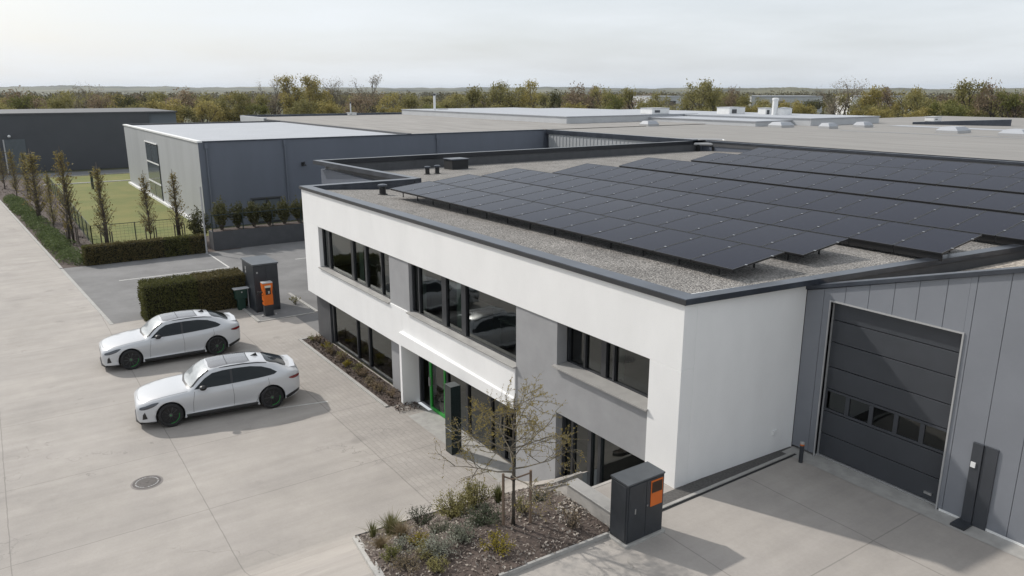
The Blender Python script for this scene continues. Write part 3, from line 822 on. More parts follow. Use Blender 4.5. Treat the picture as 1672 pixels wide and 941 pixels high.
for ya, yb in zip(ys2[:-1], ys2[1:]):
    for k in range(8):
        def Q_(t, y):
            xa = rx(y) + .0; x = xa + (7.0 - xa) * t
            return (x, y, min(ztop(x), 8) - .22 - .02 * (y - D))
        mb.quad(Q_(k / 8, ya), Q_((k + 1) / 8, ya), Q_((k + 1) / 8, yb), Q_(k / 8, yb))
mb.build("gravel_roof", M_GRAVELW, wing)
# gate trim
mb = MB()
mb.box(DX0 - .03, DX1 + .03, D - .02, D + .22, DZ1, DZ1 + .03)
mb.box(DX1, DX1 + .03, D - .02, D + .22, UP, DZ1); mb.box(DX0 - .03, DX0, D - .02, D + .22, UP, DZ1)
mb.build("gate_trim", M_TRIM, wing)
# sectional gate
YD = D + .14
zs = [UP + .03, 2.99, 3.51, 4.03, 4.52, 5.07, 5.55, DZ1]
mb = MB()
for k, (a, b) in enumerate(zip(zs[:-1], zs[1:])):
    if k == 2:
        mb.box(DX0, DX1, YD, YD + .05, a + .008, a + .06); mb.box(DX0, DX1, YD, YD + .05, b - .06, b - .008)
        for j in range(6):
            xx = DX0 + (DX1 - DX0) * j / 5; mb.box(max(DX0, xx - .045), min(DX1, xx + .045), YD, YD + .05, a + .06, b - .06)
    else:
        mb.box(DX0, DX1, YD, YD + .05, a + .008, b - .008)
gate = mb.build("sectional_gate", M_DOOR, wing, bevel=.006)
m = MB(); m.box(DX0, DX1, YD + .04, YD + .09, UP, DZ1); m.build("gate_backing", M_BLACK, gate)
for j in range(5):
    a = DX0 + (DX1 - DX0) * j / 5 + .045; b = DX0 + (DX1 - DX0) * (j + 1) / 5 - .045
    m = MB(); m.quad((a, YD + .025, 3.57), (b, YD + .025, 3.57), (b, YD + .025, 3.97), (a, YD + .025, 3.97)); m.build("pane", M_GLASSD, gate, fixn=False)
m = MB(); m.box(DX0, DX1, YD - .03, YD + .03, UP + .002, UP + .028); m.build("bottom_seal", M_TRIM, gate)
m = MB(); m.box(3.05, 3.2, YD - .03, YD, UP + .16, UP + .21); m.build("handle", M_STEEL, gate)
# dark service door strip
mb = MB(); mb.box(3.84, 4.02, D - .05, D - .002, UP, 4.05); mb.box(4.03, 4.26, D - .03, D - .002, UP, 4.05)
sd_ = mb.build("service_door", M_DOOR, wing, bevel=.004)
m = MB(); m.box(3.86, 3.94, D - .07, D - .051, 3.58, 3.68); m.build("keypad", M_WHITEM, sd_)
m = MB(); m.box(3.80, 4.05, D - .35, D - .05, UP, UP + .05); m.build("door_step", M_CABINET, wing)
# vent plate and socket on the walls
P = at_y(1297, 647, D); mb = MB(); mb.box(P.x - .045, P.x + .045, D - .015, D, P.z - .07, P.z + .07); mb.build("vent_plate", M_TRIM, wing)
P = at_x(1264, 706, .12); mb = MB(); mb.box(.10, .155, P.y - .06, P.y + .06, P.z - .05, P.z + .05); mb.build("socket", M_WHITEM, office)
# threshold apron and drain line, dark strip along the white wall
struct(sheet("gate_apron", [(.2, D - .42, D + .1), (7, D - .42, D + .1)], None, M_KERB, .006))
KX = .46
struct(sheet("gravel_border", [(.02, -.9, 3.5), (KX - .10, -.9, 3.5)], None, M_STRIP, .005))
mb = MB(); mb.box(KX - .10, KX - .03, -1.3, 3.3, UP - .1, UP + .03)
struct(mb.build("border_kerb", M_KERB))
mb = MB(); mb.box(KX - .03, KX + .02, -1.3, 3.3, UP - .1, UP + .008)
struct(mb.build("drain_channel", M_BLACK))
# bollard
P = at_z(1307, 755, UP)
o = thing("bollard", "black bollard with an orange band beside the tall gate", "bollard", (P.x, P.y, UP))
mb = MB(); mb.lathe([(.045, UP - .02), (.045, UP + .40)], (P.x, P.y, 0), n=16); mb.build("post", M_CABINET, o, smooth=False)
mb = MB(); mb.lathe([(.046, UP + .40), (.046, UP + .43)], (P.x, P.y, 0), n=16); mb.build("band", M_ORANGE, o)
mb = MB(); mb.lathe([(.045, UP + .43), (.045, UP + .47), (.03, UP + .48)], (P.x, P.y, 0), n=16); mb.build("cap", M_TRIM, o)

# ================================================================== LIGHTWELL + CABINET + BED
mb = MB(); mb.box(-2.9, -1.0, -1.6, .04, -.02, .0)
mb.box(-2.98, -2.9, -1.68, .04, -.02, hgt(-2.9, 0) + .02); mb.box(-1.0, -.92, -1.6, .0, -.02, UP + .002)
struct(mb.build("lightwell", M_CONC))
wl = thing("retaining_wall", "low pale concrete wall with grey metal coping between planting bed and sunken window", "wall", (-.8, -1.7, UP - .5))
WZ = UP + .40
WA, WB_ = at_z(926, 788, WZ), at_z(1000, 834, WZ)
yw = (WA.y + WB_.y) / 2; xw0, xw1 = WA.x, .515
mb = MB(); mb.box(xw0, xw1, yw - .02, yw + .16, UP - .9, WZ - .03); mb.build("body", M_CONC, wl)
mb = MB(); mb.box(xw0 - .03, xw1, yw - .05, yw + .26, WZ - .028, WZ); mb.build("coping", M_SILL, wl, bevel=.006)
WC = gp(868, 804)
d_ = Vector((WC.x - xw0, WC.y - yw)); d_.normalize(); n_ = Vector((d_.y, -d_.x)) * .14
if n_.y < 0: n_ = -n_
A_ = Vector((xw0, yw)); B_ = Vector((WC.x, WC.y))
mb = MB(); mb.prism([tuple(A_), tuple(B_), tuple(B_ + n_), tuple(A_ + n_)], [UP - .9, 0, 0, UP - .9], [WZ - .03, WC.z + .02, WC.z + .02, WZ - .03]); mb.build("return_wall", M_CONC, wl)
mb = MB(); mb.prism([tuple(A_ - n_ * .15), tuple(B_ - n_ * .15), tuple(B_ + n_ * 1.2), tuple(A_ + n_ * 1.2)], [WZ - .028, WC.z + .022, WC.z + .022, WZ - .028], [WZ, WC.z + .05, WC.z + .05, WZ]); mb.build("return_coping", M_SILL, wl)

def cabinet():
    x0, x1, y0, y1, h = .52, .95, -2.19, -1.32, 1.20
    o = thing("utility_cabinet", "dark grey utility cabinet with orange louvred panel at the planting bed corner", "cabinet", (.73, -1.75, UP))
    mb = MB(); mb.box(x0 - .05, x1 + .05, y0 - .05, y1 + .05, UP - .02, UP + .05); mb.build("plinth", M_KERB, o, bevel=.008)
    mb = MB(); mb.box(x0, x1, y0, y1, UP + .05, UP + h - .03); mb.build("body", M_CABINET, o, bevel=.006)
    mb = MB(); zt_ = UP + h
    mb.prism([(x0 - .012, y0 - .012), (x1 + .012, y0 - .012), (x1 + .012, y1 + .012), (x0 - .012, y1 + .012)], zt_ - .03, [zt_ + .01, zt_, zt_, zt_ + .01]); mb.build("lid", M_LID, o, bevel=.004)
    ym = (y0 + y1) / 2 + .0
    for a, b in ((y0 + .03, ym - .004), (ym + .004, y1 - .02)):
        mb = MB(); mb.box(x1, x1 + .014, a, b, UP + .09, zt_ - .05); d = mb.build("door", M_CABINET, o, bevel=.004)
        m = MB()
        if a < ym - .1: m.box(x1 + .014, x1 + .03, y0 + .16, y0 + .185, UP + .60, UP + .70)
        else: m.box(x1 + .014, x1 + .026, ym + .02, ym + .04, UP + .66, UP + .69)
        m.build("handle", M_STEEL, d)
    mb = MB(); ya, yb = ym + .10, y1 - .05
    za, zb_ = UP + .62, zt_ - .08; zg = UP + .88
    mb.box(x1 + .0145, x1 + .022, ya, yb, za, zb_); pn = mb.build("orange_panel", M_ORANGE, o)
    m = MB()
    m.box(x1 + .0225, x1 + .026, ya + .02, yb - .02, zg, zb_ - .03)
    for k in range(9):
        zz = zg + .01 + k * (zb_ - .05 - zg) / 8.5; m.box(x1 + .026, x1 + .034, ya + .025, yb - .025, zz, zz + .009)
    m.build("louvre_grille", mat("louvre", (.06, .035, .02), .6), pn)
    mb = MB(); mb.box(x0 + .03, x1 - .03, y0 - .012, y0, UP + .1, zt_ - .06); mb.build("side_panel", M_CABINET, o, bevel=.004)
cabinet()

# planting bed: outline by ground points
BED = [gp(580, 880), gp(640, 975), gp(815, 945), gp(992, 876), gp(1000, 838), gp(928, 792), gp(880, 798), gp(760, 826)]
BEDPX = [(580, 880), (640, 975), (815, 945), (992, 876), (1000, 838), (928, 792), (880, 798), (760, 826)]
def chain(*idx, n=10):
    out = []
    for i, j in zip(idx[:-1], idx[1:]):
        (xa, ya), (xb, yb) = BEDPX[i], BEDPX[j]
        out += [gp(xa + (xb - xa) * k / n, ya + (yb - ya) * k / n) for k in range(n)]
    return out + [gp(*BEDPX[idx[-1]])]
BED = chain(0, 1, 2, 3, 4, 5, 6, 7, 0)[:-1]
bedxy = [(p.x, p.y) for p in BED]
def inside(x, y, poly):
    c = False; j = len(poly) - 1
    for i in range(len(poly)):
        xi, yi = poly[i]; xj, yj = poly[j]
        if (yi > y) != (yj > y) and x < (xj - xi) * (y - yi) / (yj - yi) + xi: c = not c
        j = i
    return c
bx0, bx1 = min(p[0] for p in bedxy), max(p[0] for p in bedxy); by0, by1 = min(p[1] for p in bedxy), max(p[1] for p in bedxy)
pts = [Vector(p) for p in bedxy]; nb = len(pts)
g2 = random.Random(3); allp = list(pts)
for i in range(900):
    q = Vector((g2.uniform(bx0, bx1), g2.uniform(by0, by1)))
    if inside(q.x, q.y, bedxy): allp.append(q)
res = geometry.delaunay_2d_cdt(allp, [(i, (i + 1) % nb) for i in range(nb)], [], 1, 1e-5)
def bedz(x, y):
    e = min(((Vector((x, y)) - pts[i]).length for i in range(nb)))
    return hgt(x, y) + .045 + .05 * max(0, noise.noise((x * 1.1, y * 1.1, 0))) + .02 * noise.noise((x * 4, y * 4, 2))
mb = MB(); mb.add([(p.x, p.y, bedz(p.x, p.y) + .015) for p in res[0]], res[2])
struct(mb.build("planting_bed", M_MULCH, smooth=True))
# bed edging: kerb on the outer left side, thin steel edge at the back
def edge_strip(name, chain, wd, hh, m):
    mb = MB(); n = 1
    for a, b in zip(chain[:-1], chain[1:]):
        d = Vector((b.x - a.x, b.y - a.y, 0)).normalized(); nn = Vector((-d.y, d.x, 0)) * wd / 2
        for k in range(n):
            p = a.lerp(b, k / n); q = a.lerp(b, (k + 1) / n)
            poly = [p - nn, q - nn, q + nn, p + nn]
            mb.prism([(v.x, v.y) for v in poly], [hgt(v.x, v.y) - .05 for v in poly], [hgt(v.x, v.y) + hh for v in poly])
    return struct(mb.build(name, m))
edge_strip("bed_kerb", chain(0, 1), .13, .07, M_KERB)
edge_strip("bed_edging", chain(0, 7, 6, 5), .03, .09, M_DKGREY)
edge_strip("bed_border", chain(2, 3), .05, .075, M_KERB)
# mulch chips and pale stones
mb = MB(); ms = MB()
for i in range(9000):
    x, y = g2.uniform(bx0, bx1), g2.uniform(by0, by1)
    if not inside(x, y, bedxy): continue
    mb.leaf((x, y, bedz(x, y) + g2.uniform(.015, .05)), g2.uniform(.03, .085), g2, .45, upb=2.2)
for i in range(4200):
    x, y = g2.gauss(-1.0, .75), g2.gauss(-2.1, .38)
    if g2.random() < .45: x, y = g2.uniform(bx0, bx1), g2.uniform(by0, by1)
    if not inside(x, y, bedxy): continue
    if noise.noise((x * 1.6, y * 1.6, 8)) < -.02: continue
    ms.leaf((x, y, bedz(x, y) + g2.uniform(.02, .05)), g2.uniform(.02, .07), g2, .7, upb=1.5)
tag(mb.build("mulch", L_CHIP, fixn=False), "dark bark mulch chips covering the planting bed", "mulch", kind='stuff')
tag(ms.build("stone_chips", L_STONE, fixn=False), "pale stone chips strewn over the planting bed", "stones", kind='stuff')

# ------------------------------------------------------------------ plants in the bed
GB = "plants in the planting bed"
def grass_tuft(P, h, r, n, m, label, name="ornamental_grass", cat="grass tuft", seed=1, group=None):
    g = random.Random(seed); mb = MB()
    for i in range(n):
        a = g.uniform(0, 6.283); lean = abs(g.gauss(0, .45)); hh = h * g.uniform(.55, 1.05)
        b = Vector((P.x + math.cos(a) * r * .25 * g.random(), P.y + math.sin(a) * r * .25 * g.random(), P.z - .02))
        dx, dy = math.cos(a), math.sin(a); w_ = g.uniform(.004, .008)
        side = Vector((-dy, dx, 0)) * w_
        mid = b + Vector((dx * lean * r * .5, dy * lean * r * .5, hh * .6)); tip = b + Vector((dx * lean * r * 1.3, dy * lean * r * 1.3, hh * (1 - .18 * lean)))
        mb.add([b - side, b + side, mid + side * .8, mid - side * .8, tip], [(0, 1, 2, 3), (3, 2, 4)])
    return tag(mb.build(name, m, fixn=False), label, cat, group)
def shrub(P, h, r, nst, nleaf, ls, m, label, name="shrub", cat="shrub", seed=1, flat=1.0, group=None):
    g = random.Random(seed); o = thing(name, label, cat, (P.x, P.y, P.z), group)
    if group == GB: h *= 1.12; r *= 1.22; nst = int(nst * 1.25)
    mb = MB(); mb2 = MB()
    for i in range(nst):
        a = g.uniform(0, 6.283); e = g.uniform(.05, 1.0) ** .6
        tip = Vector((P.x + math.cos(a) * r * e, P.y + math.sin(a) * r * e, P.z + h * (1 - .45 * e * e) * g.uniform(.7, 1.05)))
        base = Vector((P.x + math.cos(a) * r * .12, P.y + math.sin(a) * r * .12, P.z - .02))
        mid = base.lerp(tip, .5) + Vector((g.gauss(0, .03), g.gauss(0, .03), h * .08))
        mb.path([base, mid, tip], [.008, .006, .003], n=3)
        for k in range(nleaf):
            t = g.uniform(.25, 1.03); q = base.lerp(mid, t * 2) if t < .5 else mid.lerp(tip, t * 2 - 1)
            q = q + Vector((g.gauss(0, 1), g.gauss(0, 1), g.gauss(0, 1))) * r * .09
            if q.z < P.z: q.z = P.z + .01
            mb2.leaf(q, ls, g, .5, upb=.4)
    mb.build("stems", M_BARK, o, fixn=False); mb2.build("foliage", m, o, fixn=False)
    return o
def bp_(px, py):
    P = gp(px, py); P.z = bedz(P.x, P.y) + .015; return P
GB = "plants in the planting bed"
grass_tuft(bp_(609, 883), .42, .22, 130, L_GRASS, "thin olive grass tuft at the outer left corner of the planting bed", seed=2, group=GB)
grass_tuft(bp_(640, 880), .55, .36, 420, L_GRASS, "big fountain grass, tallest grass tuft on the left of the bed", seed=3, group=GB)
grass_tuft(bp_(657, 886), .42, .26, 260, L_STRAW, "straw-coloured grass tuft in front of the big fountain grass", seed=33, group=GB)
grass_tuft(bp_(622, 900), .27, .26, 260, L_STRAW, "low brown grass cushion near the kerb of the planting bed", seed=4, group=GB)
shrub(bp_(688, 864), .48, .27, 26, 30, .035, L_GREYGREEN, "upright grey-green shrub right of the big fountain grass", seed=5, group=GB)
shrub(bp_(743, 850), .55, .38, 46, 44, .04, L_OLIVE, "broad olive shrub, bushiest plant at the back of the bed", seed=6, group=GB)
shrub(bp_(777, 836), .60, .34, 42, 44, .04, L_OLIVE, "tall olive shrub at the back edge left of the staked tree", seed=7, group=GB)
grass_tuft(bp_(814, 825), .46, .22, 240, L_GRASS, "green grass tuft behind the left stake of the young tree", seed=8, group=GB)
shrub(bp_(790, 858), .25, .38, 40, 34, .04, L_GREYGREEN, "spreading grey-green cushion left of the tree stakes", seed=9, flat=.5, group=GB)
shrub(bp_(756, 884), .24, .27, 30, 26, .04, L_SILVER, "silver cushion plant in the middle of the bed", seed=10, group=GB)
shrub(bp_(718, 874), .20, .22, 24, 26, .03, L_GREYGREEN, "small grey-green plant in front of the broad olive shrub", seed=11, group=GB)
shrub(bp_(681, 897), .20, .22, 24, 22, .035, L_GOLD, "small yellow plant in front of the straw grass tuft", seed=12, group=GB)
shrub(bp_(713, 908), .26, .34, 40, 32, .035, L_SILVER, "large silver-white cushion plant near the front of the bed", seed=13, group=GB)
shrub(bp_(655, 906), .18, .26, 24, 20, .035, L_SILVER, "pale low cushion beside the brown grass near the kerb", seed=14, group=GB)
shrub(bp_(638, 919), .24, .17, 22, 30, .03, L_BRIGHT, "small dark green tuft close to the left kerb of the bed", seed=15, group=GB)
shrub(bp_(692, 916), .20, .20, 22, 22, .03, L_OLIVE, "small olive plant left of the silver-white cushion", seed=16, group=GB)
shrub(bp_(668, 932), .14, .32, 26, 20, .03, L_STRAW, "dry straw-coloured low plant at the lower edge of the picture", seed=17, group=GB)
shrub(bp_(716, 938), .24, .18, 22, 26, .035, L_OLIVE, "yellow-green small shrub at the bottom edge of the picture", seed=18, group=GB)
shrub(bp_(812, 908), .30, .28, 22, 20, .04, L_GOLD, "sprawling golden yellow plant in front of the staked tree", seed=19, group=GB)
shrub(bp_(934, 868), .40, .20, 20, 14, .03, L_BROWN, "bare brown shrub near the utility cabinet", seed=20, group=GB)
shrub(bp_(853, 842), .38, .17, 20, 22, .03, L_OLIVE, "slim olive shrub just behind the staked tree", seed=21, group=GB)
shrub(bp_(880, 822), .18, .20, 20, 20, .03, L_GREYGREEN, "small grey-green plant at the foot of the low wall", seed=22, group=GB)
P = Vector((-.75, -.9, UP)); 
grass_tuft(Vector((-1.15, -.75, 1.45)), .75, .22, 200, L_STRAW, "straw-coloured grass in the sunken window well behind the cabinet", seed=23)

# young staked tree
def young_tree():
    P = bp_(838, 862); g = random.Random(12)
    o = thing("young_tree", "sparse young tree with yellow buds standing between wooden stakes", "tree", (P.x, P.y, P.z))
    top = height_for(P.x, P.y, 625)
    mb = MB(); tw = MB(); bd = MB()
    fork = height_for(P.x, P.y, 778)
    mb.path([(P.x, P.y, P.z - .05), (P.x + .01, P.y, P.z + .5), (P.x, P.y + .01, fork), (P.x - .02, P.y, fork + .5), (P.x + .02, P.y + .03, top - .2)], [.045, .04, .035, .022, .006], n=8)
    def twig(p, d, ln, r, depth):
        pts = [p]; q = p.copy(); dd = d.copy(); ns = 4
        for k in range(ns):
            dd = (dd + Vector((g.gauss(0, .16), g.gauss(0, .16), g.gauss(-.02, .12)))).normalized()
            q = q + dd * ln / ns; pts.append(q.copy())
        tw.path(pts, [r * (1 - .75 * k / ns) for k in range(ns + 1)], n=4 if r > .006 else 3)
        nb_ = {0: 7, 1: 6, 2: 0}[depth]
        for k in range(nb_):
            t = g.uniform(.25, 1.0); i = min(int(t * ns), ns - 1); b = pts[i].lerp(pts[i + 1], t * ns - i)
            nd = (dd * .7 + Vector((g.gauss(0, .6), g.gauss(0, .6), g.gauss(.05, .5)))).normalized()
            twig(b, nd, ln * g.uniform(.35, .6), r * .5, depth + 1)
        nbud = {0: 5, 1: 10, 2: 9}[depth]
        for k in range(nbud):
            t = g.uniform(.3, 1.0); i = min(int(t * ns), ns - 1); b = pts[i].lerp(pts[i + 1], t * ns - i)
            bd.leaf(b + Vector((g.gauss(0, .01), g.gauss(0, .01), g.gauss(0, .01))), g.uniform(.015, .034), g, .6)
    for i in range(17):
        z = fork + (top - fork) * (i / 17) ** 1.3 * .8; a = i * 2.4 + g.gauss(0, .3)
        el = g.uniform(.05, .75) if i > 4 else g.uniform(-.05, .4)
        d = Vector((math.cos(a) * math.cos(el), math.sin(a) * math.cos(el), math.sin(el)))
        ln = 1.30 * (1 - .55 * (i / 17)) * g.uniform(.85, 1.15)
        twig(Vector((P.x, P.y, z)), d, ln, .017 * (1 - .4 * i / 17), 0)
    mb.build("trunk", M_BARK, o, smooth=True); tw.build("branches", M_BARKL, o, fixn=False); bd.build("buds", L_BUD, o, fixn=False)
    # stakes
    s = thing("tree_stakes", "pair of brown wooden stakes with cross rails holding the young tree", "stakes", (P.x, P.y, P.z))
    tops = []
    for (px, py, pt) in ((822, 864, 774), (866, 858, 768)):
        B = bp_(px, py); zt_ = height_for(B.x, B.y, pt); m = MB()
        m.tube((B.x, B.y, B.z - .1), (B.x, B.y, zt_), .027, .025, n=8); m.build("stake", M_WOOD, s); tops.append(Vector((B.x, B.y, zt_ - .05)))
    c = Vector((P.x + .05, P.y - .05, fork - .02))
    for t_ in tops:
        m = MB(); m.tube(t_, c, .017, n=6); m.build("rail", M_WOOD, s)
    m = MB(); m.lathe([(.05, fork - .06), (.055, fork - .03), (.05, fork)], (P.x, P.y, 0), n=10); m.build("tree_tie", M_BLACK, s)
young_tree()

# facade planter strip
sxy = [(-20.6, -.62), (-12.1, -.62), (-12.1, .28), (-20.6, .28)]
mb = MB(); mb.box(-20.6, PX0 - .02, -.60, .28, -.02, .02)
struct(mb.build("facade_bed", M_MULCH))
mb = MB(); mb.box(-20.72, PX0 - .02, -.72, -.60, -.02, .045); mb.box(-20.72, -20.6, -.60, .28, -.02, .045)
struct(mb.build("facade_bed_kerb", M_KERB))
mb = MB()
for i in range(2200):
    x = rng.uniform(-20.5, -11.4); mb.leaf((x, rng.uniform(-.55, .25), .03 + rng.random() * .05), rng.uniform(.05, .12), rng, .5, upb=1.5)
tag(mb.build("bed_mulch", L_CHIP, fixn=False), "brown bark mulch in the narrow bed along the glazed front", "mulch", kind='stuff')
g3 = random.Random(9); fl = []
for i in range(15):
    x = -20.2 + i * .53 + g3.uniform(-.15, .15)
    kind = [L_OLIVE, L_BROWN, L_GOLD, L_OLIVE, L_STRAW][i % 5] if i < 9 else [L_BROWN, L_STRAW][i % 2]
    cn = {L_OLIVE: "olive", L_BROWN: "brown", L_GOLD: "yellow-green", L_STRAW: "straw-coloured"}[kind]
    shrub(Vector((x, g3.uniform(-.3, 0), .03)), g3.uniform(.22, .42), g3.uniform(.2, .3), 16, 16, .06, kind,
          "low %s plant in the narrow facade bed, %s from its far end" % (cn, ordw(i + 1)), name="bedding_plant", cat="plant", seed=100 + i, group="low plants in the narrow facade bed")

# manhole cover
P = at_z(240, 788, 0)
o = thing("manhole_cover", "round cast iron manhole cover in the open concrete yard", "manhole cover", (P.x, P.y, 0))
mb = MB(); mb.lathe([(.40, -.03), (.40, .006), (.36, .008)], (P.x, P.y, 0), n=40); mb.build("ring", mat("iron_ring", (.20, .18, .17), .7, noise_amt=.2, noise_scale=9), o)
mb = MB(); mb.lathe([(.355, -.02), (.355, .011), (.30, .012), (.295, .007), (.26, .007), (.255, .013), (.05, .014), (.045, .020), (.0, .020)], (P.x, P.y, 0), n=40); mb.build("lid", mat("iron_lid", (.10, .09, .085), .65, metal=.3, noise_amt=.3, noise_scale=30, bump=.8, bump_scale=60), o)
mb = MB()
for k in range(26):
    if k in (6, 12, 19, 25): continue
    a = 2 * math.pi * k / 26; ca, sa = math.cos(a), math.sin(a)
    c = Vector((P.x + ca * .278, P.y + sa * .278, .0125)); u = Vector((-sa, ca, 0)) * .022; v = Vector((ca, sa, 0)) * .013
    mb.quad(c - u - v, c + u - v, c + u + v, c - u + v)
mb.build("raised_marks", M_TRIM, o)

# ================================================================== CARS
def catmull(p, t):
    n = len(p); i = min(int(t), n - 2); f = t - i
    a, b, c, d = p[max(i - 1, 0)], p[i], p[i + 1], p[min(i + 2, n - 1)]
    return [.5 * (2 * b[k] + (c[k] - a[k]) * f + (2 * a[k] - 5 * b[k] + 4 * c[k] - d[k]) * f * f + (3 * b[k] - a[k] - 3 * c[k] + d[k]) * f ** 3) for k in range(len(b))]
ST = [
 (0.00, [(.52,.30),(.64,.36),(.70,.50),(.68,.63),(.58,.70),(.34,.735),(0,.745)]),
 (0.08, [(.70,.22),(.80,.36),(.83,.55),(.80,.68),(.68,.765),(.38,.80),(0,.812)]),
 (0.28, [(.80,.19),(.90,.38),(.925,.60),(.89,.75),(.76,.835),(.42,.872),(0,.885)]),
 (0.60, [(.85,.18),(.945,.40),(.965,.64),(.93,.81),(.80,.90),(.45,.94),(0,.952)]),
 (0.98, [(.87,.18),(.940,.40),(.988,.70),(.95,.86),(.82,.95),(.47,.99),(0,1.002)]),
 (1.40, [(.88,.18),(.915,.38),(.980,.72),(.945,.90),(.83,.985),(.48,1.03),(0,1.042)]),
 (1.60, [(.88,.18),(.905,.37),(.980,.73),(.94,.92),(.83,1.01),(.60,1.09),(0,1.12)]),
 (1.90, [(.88,.18),(.900,.37),(.978,.74),(.935,.94),(.765,1.215),(.57,1.325),(0,1.355)]),
 (2.25, [(.88,.18),(.897,.37),(.977,.74),(.932,.955),(.690,1.375),(.51,1.475),(0,1.50)]),
 (2.85, [(.88,.18),(.897,.37),(.977,.74),(.935,.97),(.662,1.418),(.485,1.512),(0,1.535)]),
 (3.45, [(.88,.18),(.905,.37),(.980,.74),(.942,.985),(.655,1.405),(.48,1.495),(0,1.52)]),
 (3.92, [(.88,.18),(.935,.40),(.988,.75),(.960,1.01),(.660,1.350),(.47,1.435),(0,1.46)]),
 (4.30, [(.87,.20),(.955,.43),(.984,.76),(.958,1.03),(.700,1.250),(.47,1.330),(0,1.355)]),
 (4.62, [(.83,.24),(.925,.46),(.952,.77),(.925,1.04),(.775,1.145),(.50,1.195),(0,1.212)]),
 (4.84, [(.76,.30),(.86,.50),(.885,.78),(.86,1.035),(.75,1.10),(.49,1.135),(0,1.148)]),
 (4.98, [(.64,.38),(.74,.52),(.78,.76),(.76,.98),(.68,1.035),(.42,1.06),(0,1.07)]),
]
WB0, WB1, WR = .95, 4.03, .365
def car_body_mesh():
    us = [s[0] for s in ST]; nu = 76; ns = 30
    rings = []
    for i in range(nu):
        t = (len(ST) - 1) * i / (nu - 1)
        k = min(int(t), len(ST) - 2)
        u = catmull([(s[0],) for s in ST], t)[0]
        sec = [catmull([s[1][j] for s in ST], t) for j in range(7)]
        sec[0:0] = [[0.0, sec[0][1] - .005]]
        ring = []
        for q in range(ns + 1):
            tt = 7 * q / ns
            ring.append((u, *catmull(sec, tt)))
        rings.append(ring)
    vs, fs = [], []
    full = 2 * ns
    for r in rings:
        half = [(p[1], p[0] - 2.49, p[2]) for p in r]
        loop = half + [(-p[0], p[1], p[2]) for p in reversed(half[1:-1])]
        vs += loop
    for i in range(nu - 1):
        for j in range(full):
            fs.append((i*full+j, i*full+(j+1) % full, (i+1)*full+(j+1) % full, (i+1)*full+j))
    fs.append(tuple(reversed(range(full)))); fs.append(tuple((nu-1)*full + j for j in range(full)))
    me = bpy.data.meshes.new("car_raw"); me.from_pydata(vs, [], fs)
    bm = bmesh.new(); bm.from_mesh(me); bmesh.ops.recalc_face_normals(bm, faces=bm.faces); bm.to_mesh(me); 
    bvh = BVHTree.FromBMesh(bm); bm.free()
    o = bpy.data.objects.new("car_raw", me); COL.objects.link(o)
    cut = MB()
    for ax in (WB0, WB1):
        for sx_ in (1, -1):
            n = 40; vsx = []
            for xx in (.60 * sx_, 1.3 * sx_):
                for k in range(n):
                    a = 2 * math.pi * k / n; vsx.append((xx, ax - 2.49 + math.cos(a) * .425, .36 + math.sin(a) * .425))
            cut.add(vsx, [(k, (k+1) % n, n + (k+1) % n, n + k) for k in range(n)] + [tuple(reversed(range(n))), tuple(range(n, 2*n))])
    co = cut.build("car_cut", M_CARBLACK)
    md = o.modifiers.new("b", 'BOOLEAN'); md.object = co; md.operation = 'DIFFERENCE'; md.solver = 'EXACT'
    me.materials.append(M_CARPAINT); me.materials.append(M_CARBLACK)
    dg = bpy.context.evaluated_depsgraph_get()
    ev = o.evaluated_get(dg); nm = bpy.data.meshes.new_from_object(ev)
    nm.name = "car_body"
    bpy.data.objects.remove(o); bpy.data.objects.remove(co)
    nm.materials.clear(); nm.materials.append(M_CARPAINT); nm.materials.append(M_CARBLACK)
    for p in nm.polygons:
        c = p.center; p.use_smooth = True; p.material_index = 0
        for ax in (WB0, WB1):
            r = math.hypot(c.y - (ax - 2.49), c.z - .36)
            if r < .424 and .55 < abs(c.x): p.material_index = 1; p.use_smooth = False
        if p.normal.z < -.6 or c.z < .215: p.material_index = 1
    # keep arch edges crisp
    for e in nm.edges: pass
    return nm, bvh
CARMESH, CARBVH = car_body_mesh()
def patch(outline, mode, side=1, off=.004, step=.06):
    """outline in (u,z) for 'side' or (u,x) for 'top' or (x,z) for 'front'/'rear' projected on the body"""
    pl = [Vector(p) for p in outline]
    x0, x1 = min(p.x for p in pl), max(p.x for p in pl); y0, y1 = min(p.y for p in pl), max(p.y for p in pl)
    # densify boundary
    bd = []
    for a, b in zip(pl, pl[1:] + pl[:1]):
        n = max(1, int((b - a).length / step))
        bd += [a.lerp(b, k / n) for k in range(n)]
    poly = [(p.x, p.y) for p in bd]; al = list(bd)
    yy = y0 + step / 2
    while yy < y1:
        xx = x0 + step / 2
        while xx < x1:
            if inside(xx, yy, poly):
                q = Vector((xx, yy))
                if min((q - b).length for b in bd) > step * .4: al.append(q)
            xx += step
        yy += step
    r = geometry.delaunay_2d_cdt(al, [(i, (i + 1) % len(bd)) for i in range(len(bd))], [], 1, 1e-6)
    vs = []; idx = {}
    for i, q in enumerate(r[0]):
        if mode == 'side': o, d = Vector((2.0 * side, q.x - 2.49, q.y)), Vector((-side, 0, 0))
        elif mode == 'top': o, d = Vector((q.y, q.x - 2.49, 3)), Vector((0, 0, -1))
        elif mode == 'front': o, d = Vector((q.x, -5, q.y)), Vector((0, 1, 0))
        else: o, d = Vector((q.x, 5, q.y)), Vector((0, -1, 0))
        h = CARBVH.ray_cast(o, d)
        if h[0] is None: continue
        n = h[1]
        if n.dot(d) > 0: n = -n
        idx[i] = len(vs); vs.append(h[0] + n * off)
    mb = MB(); mb.add(vs, [tuple(idx[k] for k in f) for f in r[2] if all(k in idx for k in f)])
    return mb
